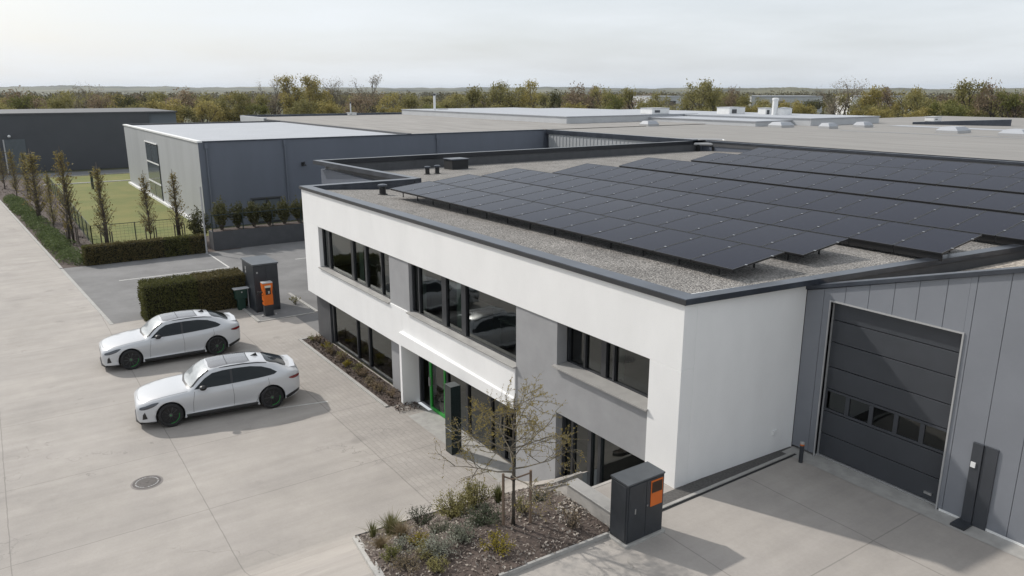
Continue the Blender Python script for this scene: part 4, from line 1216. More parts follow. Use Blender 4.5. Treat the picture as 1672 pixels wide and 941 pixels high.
def smooth_outline(pts, n=5):
    out = []; m = len(pts)
    for i in range(m):
        p = [pts[(i + k) % m] for k in (-1, 0, 1, 2)]
        for k in range(n): out.append(tuple(catmull(p, 1 + k / n)))
    return out
def ribbon(pts, wd):
    """closed outline of a strip around a polyline"""
    L_, R_ = [], []
    P = [Vector(p) for p in pts]
    for i, p in enumerate(P):
        d = (P[min(i + 1, len(P) - 1)] - P[max(i - 1, 0)]).normalized(); n = Vector((-d.y, d.x)) * wd / 2
        L_.append(p + n); R_.append(p - n)
    return [tuple(p) for p in L_ + R_[::-1]]
def make_car(loc, rz, label):
    o = thing("parked_car", label, "car", loc, "white cars parked in the yard")
    b = bpy.data.objects.new("body", CARMESH); COL.objects.link(b); b.parent = o
    z0 = Vector(loc)
    def pb(mb, name, m, parent=o, smooth=True):
        me_o = mb.build(name, m, None, smooth=smooth, fixn=False); me_o.parent = parent; return me_o
    side_win = [(1.70, 1.005), (1.88, 1.14), (2.05, 1.26), (2.28, 1.362), (2.6, 1.395), (3.0, 1.402), (3.45, 1.385), (3.8, 1.33), (4.08, 1.235), (4.26, 1.135), (4.15, 1.09), (3.6, 1.045), (3.0, 1.02), (2.4, 1.005)]
    for s in (1, -1):
        pb(patch(side_win, 'side', s, .004, .05), "side_window", M_CARGLASS)
        pb(patch(ribbon([(2.83, 1.03), (2.85, 1.385)], .07), 'side', s, .008, .04), "door_pillar", M_CARBLACK)
        seam = MB()
        for ln in ([(1.62, .26), (1.63, .62), (1.70, .95)], [(2.84, .26), (2.86, .65), (2.83, 1.0)], [(3.52, .30), (3.66, .50), (3.88, .68), (3.97, .85), (3.95, 1.02)]):
            pm = patch(ribbon(ln, .011), 'side', s, .003, .05); seam.add(pm.v, pm.f)
        pb(seam, "door_seam", M_SEAM)
        for hx, hz in ((2.62, .845), (3.68, .885)):
            pb(patch([(hx - .11, hz - .018), (hx + .11, hz - .010), (hx + .11, hz + .022), (hx - .11, hz + .014)], 'side', s, .014, .05), "door_handle", M_CARPAINT)
        pb(patch(smooth_outline([(.12, .64), (.30, .655), (.52, .715), (.66, .805), (.50, .80), (.28, .745), (.12, .70)], 3), 'side', s, .006, .03), "headlight", M_LIGHT)
        pb(patch([(.155, .34), (.30, .36), (.24, .57), (.18, .50)], 'side', s, .004, .03), "air_intake", M_CARBLACK)
        pb(patch(smooth_outline([(4.60, .93), (4.75, .955), (4.95, .965), (4.95, .90), (4.80, .865), (4.66, .885)], 3), 'side', s, .006, .03), "taillight", M_TAIL)
        sk = patch([(1.40, .20), (3.58, .20), (3.58, .30), (1.40, .30)], 'side', s, .012, .06); pb(sk, "side_skirt", M_CARBLACK)
        pb(patch([(1.55, .305), (3.2, .32), (3.2, .345), (1.55, .325)], 'side', s, .010, .06), "skirt_trim", M_STEEL)
        pb(patch([(4.50, .25), (4.93, .42), (4.93, .50), (4.62, .40), (4.46, .34)], 'side', s, .008, .04), "rear_diffuser", M_CARBLACK)
        m = MB(); m.path([(s * .60, -.16, 1.45), (s * .615, .25, 1.475), (s * .612, .75, 1.478), (s * .60, 1.2, 1.445), (s * .585, 1.5, 1.385)], .016, n=6); pb(m, "roof_rail", M_CARBLACK)
        # mirror
        m = MB(); m.lathe([(.0, -.115), (.055, -.105), (.085, -.06), (.092, 0), (.085, .06), (.06, .10), (.0, .11)], (0, 0, 0), axis='X', n=16)
        mo = pb(m, "mirror", M_CARBLACK); mo.location = (s * 1.045, -.54, 1.07); mo.scale = (1.0, 1.25, .8)
        m = MB(); m.tube((s * .90, -.54, 1.0), (s * 1.0, -.54, 1.04), .025, n=6); pb(m, "mirror_arm", M_CARBLACK)
        for ax in (WB0, WB1):
            wx = s * .86; yc = ax - 2.49
            m = MB(); prof = [(.255, -.11), (.30, -.118), (.345, -.11), (WR, -.08), (WR, .08), (.345, .11), (.30, .118), (.255, .11)]
            m.lathe(prof + [prof[0]], (wx, yc, WR), axis='X', n=40)
            ty = pb(m, "tyre", M_TYRE)
            m = MB()
            m2 = MB(); m2.lathe([(.0, s * .0), (.255, s * .0), (.262, s * .09), (.25, s * .095)], (wx + s * -.02, yc, WR), axis='X', n=40); pb(m2, "brake_disc", M_BLACK, ty, smooth=False)
            for k in range(10):
                a = 2 * math.pi * k / 10; q = Vector((0, math.cos(a), math.sin(a))); pr = Vector((0, -math.sin(a), math.cos(a)))
                c0 = Vector((wx + s * .075, yc, WR)); r0, r1 = .04, .255
                A = [c0 + q * r0 - pr * .014, c0 + q * r0 + pr * .014, c0 + q * r1 + pr * .018, c0 + q * r1 - pr * .018]
                Bk = [v - Vector((s * .03, 0, 0)) for v in A]
                m.add(A + Bk, [(0, 1, 2, 3), (4, 7, 6, 5), (0, 4, 5, 1), (1, 5, 6, 2), (2, 6, 7, 3), (3, 7, 4, 0)])
            m.lathe([(.06, s * .05), (.06, s * .09), (.0, s * .095)], (wx, yc, WR), axis='X', n=16)
            ri = pb(m, "rim", M_RIM, ty, smooth=False)
            m = MB(); n = 10
            for k in range(n):
                a0, a1 = R(20) + R(75) * k / n, R(20) + R(75) * (k + 1) / n
                vv = [Vector((wx + s * dx, yc + math.cos(a) * r, WR + math.sin(a) * r)) for a, r, dx in ((a0, .12, .055), (a1, .12, .055), (a1, .24, .055), (a0, .24, .055))]
                m.add(vv, [(0, 1, 2, 3)])
            pb(m, "brake_caliper", M_CALIPER, ty, smooth=False)
            m = MB(); n = 24
            for k in range(n):
                a0, a1 = 2 * math.pi * k / n * .28 - R(95), 2 * math.pi * (k + 1) / n * .28 - R(95)
                vv = [Vector((wx + s * .083, yc + math.cos(a) * r, WR + math.sin(a) * r)) for a, r in ((a0, .243), (a1, .243), (a1, .253), (a0, .253))]
                m.add(vv, [(0, 1, 2, 3)])
            m.lathe([(.018, s * .097), (.0, s * .098)], (wx, yc, WR), axis='X', n=10)
            pb(m, "rim_accent", M_CALIPER, ty, smooth=False)
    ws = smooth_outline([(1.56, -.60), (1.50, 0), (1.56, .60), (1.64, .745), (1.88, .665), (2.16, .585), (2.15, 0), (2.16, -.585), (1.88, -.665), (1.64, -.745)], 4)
    pb(patch(ws, 'top', 1, .005, .05), "windscreen", M_SKY_SHEEN)
    cowl = MB()
    pm = patch(ribbon([(1.66, -.77), (1.535, -.60), (1.475, 0), (1.535, .60), (1.66, .77)], .085), 'top', 1, .004, .05); cowl.add(pm.v, pm.f)
    for s in (1, -1):
        pm = patch(ribbon([(1.66, .775 * s), (1.88, .70 * s), (2.19, .612 * s)], .055), 'top', 1, .006, .05); cowl.add(pm.v, pm.f)
    pb(cowl, "windscreen_trim", M_CARBLACK)
    m = MB(); m.path([(.50, -.90, 1.085), (.1, -.86, 1.115), (-.2, -.84, 1.125)], .012, n=5); m.path([(-.1, -.93, 1.07), (-.45, -.89, 1.09), (-.62, -.84, 1.10)], .012, n=5); pb(m, "wiper", M_CARBLACK)
    pb(patch(smooth_outline([(2.26, -.535), (2.23, 0), (2.26, .535), (2.8, .53), (3.42, .51), (3.43, 0), (3.42, -.51), (2.8, -.53)], 3), 'top', 1, .004, .06), "roof_glass", M_CARROOF)
    sm_ = MB()
    for u in (2.78, 3.46):
        pm = patch(ribbon([(u, -.53), (u - .02, 0), (u, .53)], .02), 'top', 1, .008, .06); sm_.add(pm.v, pm.f)
    pb(sm_, "roof_seam", M_CARBLACK)
    pb(patch(smooth_outline([(4.00, -.50), (3.97, 0), (4.00, .50), (4.3, .53), (4.58, .56), (4.63, 0), (4.58, -.56), (4.3, -.53)], 3), 'top', 1, .005, .06), "rear_window", M_CARGLASS)
    m = MB(); m.add([(-.015, 1.08, 1.505), (.015, 1.08, 1.505), (.02, 1.32, 1.475), (-.02, 1.32, 1.475), (0, 1.27, 1.58)], [(0, 1, 4), (1, 2, 4), (2, 3, 4), (3, 0, 4), (0, 3, 2, 1)]); pb(m, "antenna_fin", M_CARBLACK, smooth=False)
    hs = MB()
    pm = patch(ribbon([(.17, -.66), (.10, -.35), (.085, 0), (.10, .35), (.17, .66)], .010), 'top', 1, .002, .05); hs.add(pm.v, pm.f)
    for s in (1, -1):
        pm = patch(ribbon([(.25, .77 * s), (.6, .835 * s), (1.1, .86 * s), (1.5, .87 * s)], .010), 'top', 1, .002, .06); hs.add(pm.v, pm.f)
    pb(hs, "bonnet_seam", M_SEAM)
    pb(patch(smooth_outline([(-.52, .60), (0, .625), (.52, .60), (.46, .555), (0, .56), (-.46, .555)], 3), 'front', 1, .005, .04), "grille_slot", M_CARBLACK)
    pb(patch(smooth_outline([(-.50, .36), (0, .37), (.50, .36), (.42, .30), (0, .295), (-.42, .30)], 3), 'front', 1, .006, .04), "lower_grille", M_CARBLACK)
    pb(patch(smooth_outline([(-.62, .48), (0, .50), (.62, .48), (.56, .36), (0, .35), (-.56, .36)], 3), 'rear', 1, .006, .05), "rear_bumper_panel", M_CARBLACK)
    m = MB(); m.add([(-.66, 2.18, 1.165), (.66, 2.18, 1.165), (.62, 2.40, 1.165), (0, 2.46, 1.17), (-.62, 2.40, 1.155), (-.66, 2.18, 1.115), (.66, 2.18, 1.115), (.62, 2.40, 1.105), (0, 2.46, 1.115), (-.62, 2.40, 1.105)], [(0, 1, 2, 3, 4), (1, 6, 7, 2), (2, 7, 8, 3), (3, 8, 9, 4), (4, 9, 5, 0)]); pb(m, "spoiler", M_CARPAINT, smooth=False)
    m = MB(); m.prism([(-.80, -2.40), (-.45, -2.52), (.45, -2.52), (.80, -2.40), (.78, -2.2), (-.78, -2.2)], .185, .215); pb(m, "front_splitter", M_CARBLACK, smooth=False)
    o.rotation_euler = (0, 0, rz); o.scale = (1, 1, 1.08)
    return o
make_car((-15.33, -5.23, .0), R(-6.6), "white fastback car nearest the camera, in front of its twin on the concrete yard")
make_car((-21.67, -5.48, .0), R(-2.9), "white fastback car parked farther back, just before the clipped hedge")

# ================================================================== HEDGES, CHARGER, BOXES
def hedge(name, x0, x1, y0, y1, z0, z1, n, ls, m, label, mats2=None, split=None, seed=1, core=.09, wav=.05):
    g = random.Random(seed); o = thing(name, label, "hedge", ((x0 + x1) / 2, (y0 + y1) / 2, z0))
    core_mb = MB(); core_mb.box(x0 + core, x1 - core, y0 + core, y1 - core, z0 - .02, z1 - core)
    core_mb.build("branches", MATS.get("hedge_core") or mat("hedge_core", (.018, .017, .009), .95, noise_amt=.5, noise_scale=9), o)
    A = [((x1 - x0) * (y1 - y0), 't'), ((x1 - x0) * (z1 - z0), 'f'), ((x1 - x0) * (z1 - z0), 'b'), ((y1 - y0) * (z1 - z0), 'l'), ((y1 - y0) * (z1 - z0), 'r')]
    tot = sum(a for a, _ in A); mbs = [MB(), MB()]
    for a, fc in A:
        for i in range(int(n * a / tot)):
            u, v = g.random(), g.random(); dep = g.gauss(0, .035) ; x = x0 + (x1 - x0) * u; y = y0 + (y1 - y0) * u; z = z0 + (z1 - z0) * v
            if fc == 't': p = Vector((x, y0 + (y1 - y0) * v, z1 + dep))
            elif fc == 'f': p = Vector((x, y0 + dep, z))
            elif fc == 'b': p = Vector((x, y1 + dep, z))
            elif fc == 'l': p = Vector((x0 + dep, y, z))
            else: p = Vector((x1 + dep, y, z))
            q = noise.noise((p.x * 1.7, p.y * 1.7, p.z * 1.7)) * wav * 1.6 + noise.noise((p.x * 5, p.y * 5, p.z * 5)) * wav
            c = Vector(((x0 + x1) / 2, (y0 + y1) / 2, (z0 + z1) / 2)); dvec = (p - c).normalized(); p += dvec * q
            if p.z < z0: p.z = z0 + .01
            k = 1 if (split and split(p)) else 0
            mbs[k].leaf(p, ls * g.uniform(.7, 1.2), g, .65, upb=.5)
    mbs[0].build("foliage", m, o, fixn=False)
    if mbs[1].v: mbs[1].build("foliage", mats2, o, fixn=False)
    return o
hedge("clipped_hedge", -28.6, -27.2, -5.5, -1.0, 0, 1.62, 30000, .075, L_HEDGE, "tall block-shaped clipped hedge behind the far white car, green left half and browner right half", L_HEDGEB, lambda p: p.y > -3.2, seed=4)
hedge("low_hedge", -42.1, -41.45, -6.5, .45, 0, 1.15, 15000, .10, L_HEDGEB, "long low clipped hedge along the edge of the asphalt court", L_HEDGE, lambda p: noise.noise((p.x, p.y * .5, 4)) > .1, seed=5)

# big dark transformer cabinet and charger
def charger_group():
    o = thing("transformer_cabinet", "large dark grey two-door transformer cabinet behind the orange charger", "cabinet", (-26.7, -.4, 0))
    x0, x1, y0, y1, h = -27.6, -25.72, -.97, .17, 2.32
    mb = MB(); mb.box(x0, x1, y0, y1, .02, h - .05); mb.build("body", M_CABINET, o, bevel=.01)
    mb = MB(); mb.box(x0 - .03, x1 + .04, y0 - .04, y1 + .04, h - .05, h + .02); mb.build("lid", M_LID, o, bevel=.008)
    ym = (y0 + y1) / 2
    for a, b in ((y0 + .03, ym - .006), (ym + .006, y1 - .03)):
        mb = MB(); mb.box(x1, x1 + .02, a, b, .14, h - .12); d = mb.build("door", M_CABINET, o, bevel=.004)
        m = MB(); m.box(x1 + .02, x1 + .035, (b - .1 if a < ym - .1 else a + .05), (b - .05 if a < ym - .1 else a + .1), 1.1, 1.3); m.build("handle", M_BLACK, d)
    mb = MB(); mb.box(x1 + .021, x1 + .026, y0 + .12, y0 + .19, h - .42, h - .34); mb.build("sticker", M_TRIM, o)
    mb = MB(); mb.box(x0 + .5, x0 + .62, y0 - .012, y0, h - .45, h - .3); mb.box(x0 + .5, x0 + .62, y0 - .012, y0, h - .6, h - .5); mb.build("sticker", M_TRIM, o)
    struct_mb = MB(); struct_mb.box(-28.3, -24.3, -1.25, 1.35, -.02, .02); struct(struct_mb.build("charger_pad", M_ASPHALT))
    mb = MB(); mb.box(-28.3, -24.2, 1.35, 1.5, -.02, .07); mb.box(-24.3, -24.2, -1.25, 1.35, -.02, .03); mb.box(-28.3, -24.2, -1.38, -1.25, -.02, .05); struct(mb.build("charger_pad_kerb", M_KERB))
    # charger
    cx_, cy = -25.0, -.62
    o = thing("ev_charger", "orange charging post on a dark base with cables on both sides", "charger", (cx_, cy, 0))
    hw, hd = .20, .15
    mb = MB(); mb.box(cx_ - hd, cx_ + hd, cy - hw, cy + hw, .02, .55); mb.build("base", M_CABINET, o, bevel=.012)
    mb = MB()
    prof = [(.55, .205), (.98, .21), (1.15, .185), (1.32, .215), (1.58, .235)]
    for (za, wa), (zb_, wb) in zip(prof[:-1], prof[1:]):
        mb.prism([(cx_ - hd, cy - 1), (cx_ + hd, cy - 1), (cx_ + hd, cy + 1), (cx_ - hd, cy + 1)], za, zb_)
        k = len(mb.v) - 8
        for j in range(8):
            x_, y_, z_ = mb.v[k + j]; ww = wa if j < 4 else wb
            mb.v[k + j] = (x_ + (.01 if x_ > cx_ else -.01), cy + (ww if y_ > cy else -ww), z_)
    mb.build("housing", M_ORANGE, o)
    mb = MB(); mb.box(cx_ - hd - .02, cx_ + hd + .03, cy - .235, cy + .235, 1.581, 1.63); mb.build("hood", M_TRIM, o, bevel=.01)
    mb = MB(); mb.prism([(cx_ + hd + .0105, cy - .12), (cx_ + hd + .02, cy - .12), (cx_ + hd + .02, cy + .12), (cx_ + hd + .0105, cy + .12)], 1.05, 1.38); s = mb.build("screen", M_SCREEN, o)
    m = MB(); m.box(cx_ + hd + .021, cx_ + hd + .024, cy + .0, cy + .07, 1.10, 1.22); m.build("card_reader", M_TRIM, s)
    mb = MB(); mb.box(cx_ + hd + .0105, cx_ + hd + .02, cy - .14, cy + .14, 1.381, 1.48); mb.build("sign_plate", M_PLATE, o)
    mb = MB(); mb.path([(cx_, cy + .21, 1.28), (cx_ + .02, cy + .32, 1.32), (cx_ + .03, cy + .38, 1.1), (cx_ + .03, cy + .36, .8), (cx_ + .03, cy + .27, .72), (cx_, cy + .21, .85)], .022, n=6); mb.build("cable", M_BLACK, o)
    mb = MB(); mb.path([(cx_, cy - .20, 1.0), (cx_ + .02, cy - .30, 1.05), (cx_ + .02, cy - .28, .8), (cx_, cy - .21, .7)], .022, n=6); mb.build("cable", M_BLACK, o)
    mb = MB(); mb.box(cx_ - .08, cx_ + .08, cy - .40, cy - .22, 1.12, 1.2); mb.box(cx_ - .06, cx_ + .06, cy - .44, cy - .36, 1.06, 1.22); mb.build("connector", M_CARBLACK, o, bevel=.02)
    for sy in (-.3, .3):
        mb = MB(); mb.lathe([(.05, .0), (.05, .06), (.0, .07)], (cx_ + .08, cy + sy, .02), n=10); mb.build("anchor_foot", M_TRIM, o)
charger_group()
# green letter box on posts
P = at_z(396, 505, 0); GBX = .75
o = thing("green_box", "small dark green box with a pale lid between hedge and transformer cabinet", "box", (P.x, P.y, 0))
mb = MB(); mb.box(P.x - .16, P.x + .16, P.y - .30, P.y + .24, .55, 1.02); mb.build("body", M_GREENBOX, o, bevel=.015)
mb = MB(); mb.box(P.x - .2, P.x + .2, P.y - .36, P.y + .36, 1.02, 1.06); mb.build("lid", M_PALEWALL, o, bevel=.01)
mb = MB(); mb.box(P.x - .12, P.x + .12, P.y - .2, P.y + .14, .0, .55); mb.build("stand", M_GREENBOX, o)
for yy in (.32,):
    mb = MB(); mb.tube((P.x, P.y + yy, 0), (P.x, P.y + yy, 1.02), .03, n=8); mb.build("post", M_TRIM, o)
mb = MB(); mb.lathe([(.035, 0), (.0, .01)], (P.x + .16, P.y + .0, .88), axis='X', n=12); mb.build("lock", M_STEEL, o)
g4 = random.Random(5)
shrub(Vector((-26.2, 1.05, .03)), .5, .35, 14, 10, .07, L_OLIVE, "low scrubby plant on the pad right of the transformer cabinet", name="scrubby_plant", cat="plant", seed=77)
rk = MB()
rk.lathe([(.22, 0), (.24, .10), (.14, .18), (0, .2)], (at_z(243, 540, 0).x, at_z(243, 540, 0).y, 0), n=9)
tag(rk.build("rock", M_CONC), "small pale boulder at the near corner of the clipped hedge", "rock")

# ================================================================== LEFT GREENERY
mb = MB(); cr_ = random.Random(8)
for i in range(230):
    x = cr_.uniform(-78, -42.0); r = cr_.uniform(.28, .55); y = YE(x) + .25 + r * .7 + cr_.random() ** 1.3 * .95; hh = r * cr_.uniform(.75, 1.15)
    for k in range(int(150 * r * 2)):
        a = cr_.uniform(0, 6.283); t = cr_.random() ** .7; rr = math.sqrt(max(0, 1 - t * t))
        mb.leaf((x + math.cos(a) * rr * r * 1.15, y + math.sin(a) * rr * r, t * hh * (1 + .12 * noise.noise((a * 2, t * 5, i)))), cr_.uniform(.07, .13), cr_, .6, upb=.8)
tag(mb.build("ground_cover", L_COVER, fixn=False), "low green ground cover along the concrete edge", "ground cover", kind='stuff')
mb = MB()
for i in range(5000):
    x = cr_.uniform(-92, -41.9); y = cr_.uniform(YE(x) + .3, -5.5) if x < -47.6 or cr_.random() < .6 else cr_.uniform(-5.5, 2.4)
    mb.leaf((x, y, .02 + cr_.random() * .06), cr_.uniform(.06, .16), cr_, .5, upb=2)
tag(mb.build("leaf_litter", L_CHIP, fixn=False), "brown mulch and leaf litter under the row of slim trees", "mulch", kind='stuff')
grnd = MB()

def horn_tree(seed, h, w):
    g = random.Random(seed); o = bpy.data.objects.new("slim_tree", None); COL.objects.link(o)
    tr = MB(); br = MB(); lf = MB()
    for k in range(1 + seed % 2):
        dx = (k - .3) * .25 * (seed % 2)
        tr.path([(dx, 0, -.05), (dx * .8 + .02, .03, h * .3), (dx * .4 - .02, .0, h * .6), (0, .02, h * .98)], [.06, .048, .03, .01], n=7)
    for i in range(140):
        t = g.uniform(.10, .95); a = g.uniform(0, 6.283)
        prof = (1 - t) ** .85 * min(1, .45 + t * 2.6)
        ln = w * (.16 + .95 * prof) * g.uniform(.6, 1.1)
        z = h * t * .92; d = Vector((math.cos(a) * .55, math.sin(a) * .55, .83))
        b = Vector((0, 0, z)); e = b + d * ln; e.x += g.gauss(0, .05); e.y += g.gauss(0, .05)
        br.tube(b, e, .018, .006, n=3, cap=False)
        for k in range(7):
            q = b.lerp(e, g.uniform(.25, 1.08)) + Vector((g.gauss(0, .07), g.gauss(0, .07), g.gauss(0, .09)))
            lf.leaf(q, g.uniform(.06, .14), g, .6)
    tr.build("trunk", M_BARK, o, smooth=True); br.build("branches", M_BARKL, o, fixn=False); lf.build("foliage", L_HORN, o, fixn=False)
    return o
HP = [horn_tree(s, 4.6, 1.15) for s in (11, 12, 13)]
used = [False] * 3
# (px base, py base, py top, label)
SL = [(8, 309, 235, "slim brown tree at the extreme left edge of the picture"),
      (28, 322, 238, "slim brown tree standing before the pale gate of the dark far hall"),
      (48, 325, 243, "slim brown tree just right of the far gate, before the parked white car"),
      (66, 362, 240, "bushy brown slim tree left of the narrow green one"),
      (90, 380, 272, "short narrow slim tree crowded between two taller ones by the lawn"),
      (119, 398, 235, "tallest slim tree at the near left corner of the lawn fence"),
      (175, 405, 262, "slim olive tree just inside the left of the low hedge"),
      (247, 397, 275, "slim tree before the tall narrow window of the pale grey hall"),
      (293, 390, 274, "slim tree nearest the corner of the pale grey hall")]
for i, (px, py, pt, lab) in enumerate(SL):
    P = at_z(px, py, 0); h = height_for(P.x, P.y, pt)
    k = i % 3
    if not used[k]: o = HP[k]; used[k] = True
    else: o = copy_tree(HP[k])
    o.location = (P.x, P.y, 0); s = h / 4.6; wsc = {3: 1.5, 4: .8}.get(i, 1.0)
    o.scale = (s * wsc, s * wsc, s); o.rotation_euler.z = i * 1.1
    tag(o, lab, "tree", "slim trees around the lawn")
    if i >= 5:
        st_ = thing("tree_stakes", "dark wooden stakes at the foot of the " + ["tallest slim tree by the fence corner", "slim olive tree behind the low hedge", "slim tree before the tall narrow window", "slim tree nearest the hall corner"][i - 5], "stakes", (P.x, P.y, 0), "stakes at the slim trees")
        for dx, dy in ((-.3, .3), (.3, -.3), (.3, .35)):
            m = MB(); m.tube((P.x + dx, P.y + dy, -.05), (P.x + dx, P.y + dy, 1.1), .04, n=6); m.build("stake", M_BARK, st_)

# lawn fence
def lawn_fence():
    fn = thing("lawn_fence", "thin dark green mesh fence with slim posts around the lawn", "fence", (-47.8, -5.4, 0))
    runs = [((-88, -5.42), (-47.75, -5.42)), ((-47.75, -5.42), (-47.75, 2.6))]
    for (a, b) in runs:
        a = Vector((*a, 0)); b = Vector((*b, 0)); n = max(2, int((b - a).length / 2.6))
        for k in range(n + 1):
            p = a.lerp(b, k / n); m = MB(); m.box(p.x - .03, p.x + .03, p.y - .03, p.y + .03, 0, 1.45); m.build("post", M_FENCE, fn)
        m = MB(); d = (b - a).normalized()
        for zz, r in ((1.42, .02), (.1, .012)): m.tube((a.x, a.y, zz), (b.x, b.y, zz), r, n=4)
        for zz in (.3, .5, .7, .9, 1.1, 1.25): m.tube((a.x, a.y, zz), (b.x, b.y, zz), .006, n=3)
        L_ = (b - a).length; k = 0.25
        while k < L_:
            p = a + d * k; m.tube((p.x, p.y, .1), (p.x, p.y, 1.42), .004, n=3, cap=False); k += .25
        m.build("mesh_panel", M_FENCE, fn)
M_FENCE = mat("fence_green", (.02, .032, .03), .5)
lawn_fence()
# lone post and lawn lamp
P = at_z(152, 309, 0); mb = MB(); mb.box(P.x - .12, P.x + .12, P.y - .12, P.y + .12, 0, height_for(P.x, P.y, 280))
tag(mb.build("fence_post", M_FENCE), "single dark post on the far edge of the lawn", "post")
# light pole at the low hedge end
P = at_z(338, 414, 0); zt_ = height_for(P.x, P.y, 305)
o = thing("pole", "thin pale steel pole at the right end of the low hedge", "pole", (P.x, P.y, 0))
mb = MB(); mb.tube((P.x, P.y, 0), (P.x, P.y, zt_), .055, .045, n=10); mb.build("shaft", M_TRIM, o)
mb = MB(); mb.lathe([(.09, .0), (.09, .03), (.05, .05)], (P.x, P.y, 0), n=10); mb.build("base_plate", M_TRIM, o)
# dark planter with shrubs
o = thing("planter_box", "long dark grey planter trough at the foot of the slate-grey hall wall", "planter", (-42.4, 6, 0))
mb = MB(); mb.box(-43.0, -41.85, 1.0, 13.0, 0, 1.22); mb.build("trough", M_DKGREY, o, bevel=.01)
mb = MB(); mb.box(-43.0 + .06, -41.91, 1.06, 12.94, 1.225, 1.24); mb.build("soil", M_MULCH, o)
mb = MB(); mb.box(-41.98, -41.94, 1.0, 13, 2.28, 2.34)
for k in range(7): mb.box(-41.99, -41.93, 1.0 + k * 1.98, 1.06 + k * 1.98, 1.22, 2.28)
mb.build("handrail", M_FENCE, o)
GP = "evergreen shrubs in the dark planter"
for i in range(7):
    y = 1.75 + i * 1.05
    shrub(Vector((-42.45, y, 1.24)), 1.85 if i != 0 else 2.1, .62, 42, 50, .14, L_DARK, "dark evergreen shrub in the planter, %s from its left end" % ordw(i + 1), name="evergreen_shrub", cat="shrub", seed=200 + i, group=GP)
shrub(Vector((-44.6, .75, 0)), 2.6, .85, 40, 44, .15, L_DARK, "big dark evergreen shrub at the pale hall's corner behind the pole", name="evergreen_shrub", cat="shrub", seed=300)

# ================================================================== OTHER BUILDINGS
# pale grey hall
hall = thing("pale_hall", "pale grey flat-roofed hall beyond the lawn with one tall narrow window", "building", (-70, 18, 0))
RZ = 6.45
HX0, HX1, HY0, HY1 = -86.2, -50.9, 2.6, 34.6
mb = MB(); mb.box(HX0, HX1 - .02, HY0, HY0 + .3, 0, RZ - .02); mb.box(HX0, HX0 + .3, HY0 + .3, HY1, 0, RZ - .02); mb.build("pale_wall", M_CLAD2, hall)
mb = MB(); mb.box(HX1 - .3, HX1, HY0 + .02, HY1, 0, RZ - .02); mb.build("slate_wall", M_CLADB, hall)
mb = MB(); mb.quad((HX0, HY0, RZ - .03), (HX1, HY0, RZ - .03), (HX1, 20.0, RZ - .03), (HX0, 20.0, RZ - .03)); mb.build("pale_roof", M_ROOFP, hall)
mb = MB(); mb.box(HX0 - .08, HX1 + .05, HY0 - .08, HY0 + .3, RZ - .02, RZ + .10); mb.build("roof_trim", M_WHITEM, hall)
mb = MB(); mb.box(HX1 - .25, HX1 + .05, HY0 + .3, HY1, RZ - .02, RZ + .08); mb.build("roof_trim", M_COPING, hall)
mb = MB(); mb.box(HX0, HX0 + .4, HY0 + .3, 20, RZ - .02, RZ + .12); mb.build("roof_trim", M_DKGREY, hall)
# tall narrow window: split bays
wa, wb = at_y(246, 300, HY0).x, at_y(264, 300, HY0).x
z_a, z_b, z_c = at_y(255, 330, HY0).z, at_y(255, 272, HY0).z, at_y(255, 247, HY0).z
mb = MB(); z_t = 5.1
mb.box(wa - .1, wb + .1, HY0 - .06, HY0 - .002, .05, 5.35)
fr = mb.build("window", M_ANTH, hall)
for (a, b, za, zb_) in ((wa, (wa + wb) / 2 - .1, 3.6, 5.2), ((wa + wb) / 2 + .1, wb, 3.6, 5.2), (wa, wb, 1.75, 3.45), (wa, (wa + wb) / 2 - .1, .1, 1.55), ((wa + wb) / 2 + .1, wb, .1, 1.55)):
    m = MB(); m.box(a, b, HY0 - .075, HY0 - .061, za, zb_); m.build("pane", mat("hall_pane", (.10, .115, .125), .12) if "hall_pane" not in MATS else MATS["hall_pane"], fr)
m = MB(); m.box(wa - .12, wb + .12, HY0 - .14, HY0 - .061, 5.35, 5.45); m.box(wa - .1, wb + .1, HY0 - .1, HY0 - .061, 3.46, 3.58); m.box(wa - .1, wb + .1, HY0 - .1, HY0 - .061, 1.58, 1.72); m.build("sill", M_WHITEM, fr)
mb = MB(); mb.box(HX0, HX1, HY0 - .25, HY0 - .001, 0, .18); mb.build("plinth", M_WHITEM, hall)
# slate wall: small window, drainpipes, lamp
P = at_x(413, 340, HX1); Q = at_x(457, 322, HX1)
mb = MB(); mb.box(HX1 + .001, HX1 + .05, P.y, Q.y, P.z - 1.2, Q.z); f2 = mb.build("window", M_ANTH, hall)
for k in range(2):
    ya, yb = P.y + .12 + k * (Q.y - P.y) / 2, P.y - .06 + (k + 1) * (Q.y - P.y) / 2
    m = MB(); m.box(HX1 + .051, HX1 + .06, ya, yb, P.z - 1.1, Q.z - .12); m.build("pane", MATS["hall_pane"], f2)
m = MB(); m.box(HX1 + .001, HX1 + .09, P.y - .15, Q.y + .15, Q.z, Q.z + .1); m.build("lintel", M_DKGREY, f2)
for px in (338, 466, 714):
    yy = at_x(px, 260, HX1).y
    mb = MB(); mb.tube((HX1 + .1, yy, 0), (HX1 + .1, yy, RZ - .05), .07, n=8); mb.box(HX1 + .002, HX1 + .2, yy - .12, yy + .12, RZ - .45, RZ - .1); mb.build("drainpipe", M_CLADB, hall)
P = at_x(494, 268, HX1)
mb = MB(); mb.box(HX1, HX1 + .08, P.y - .1, P.y + .1, P.z - .15, P.z + .15); mb.path([(HX1 + .05, P.y, P.z + .1), (HX1 + .45, P.y, P.z + .18), (HX1 + .5, P.y, P.z)], .05, n=6); mb.lathe([(.05, .02), (.16, -.08), (.15, -.1)], (HX1 + .5, P.y, P.z), n=10); mb.build("wall_lamp", M_BLACK, hall)

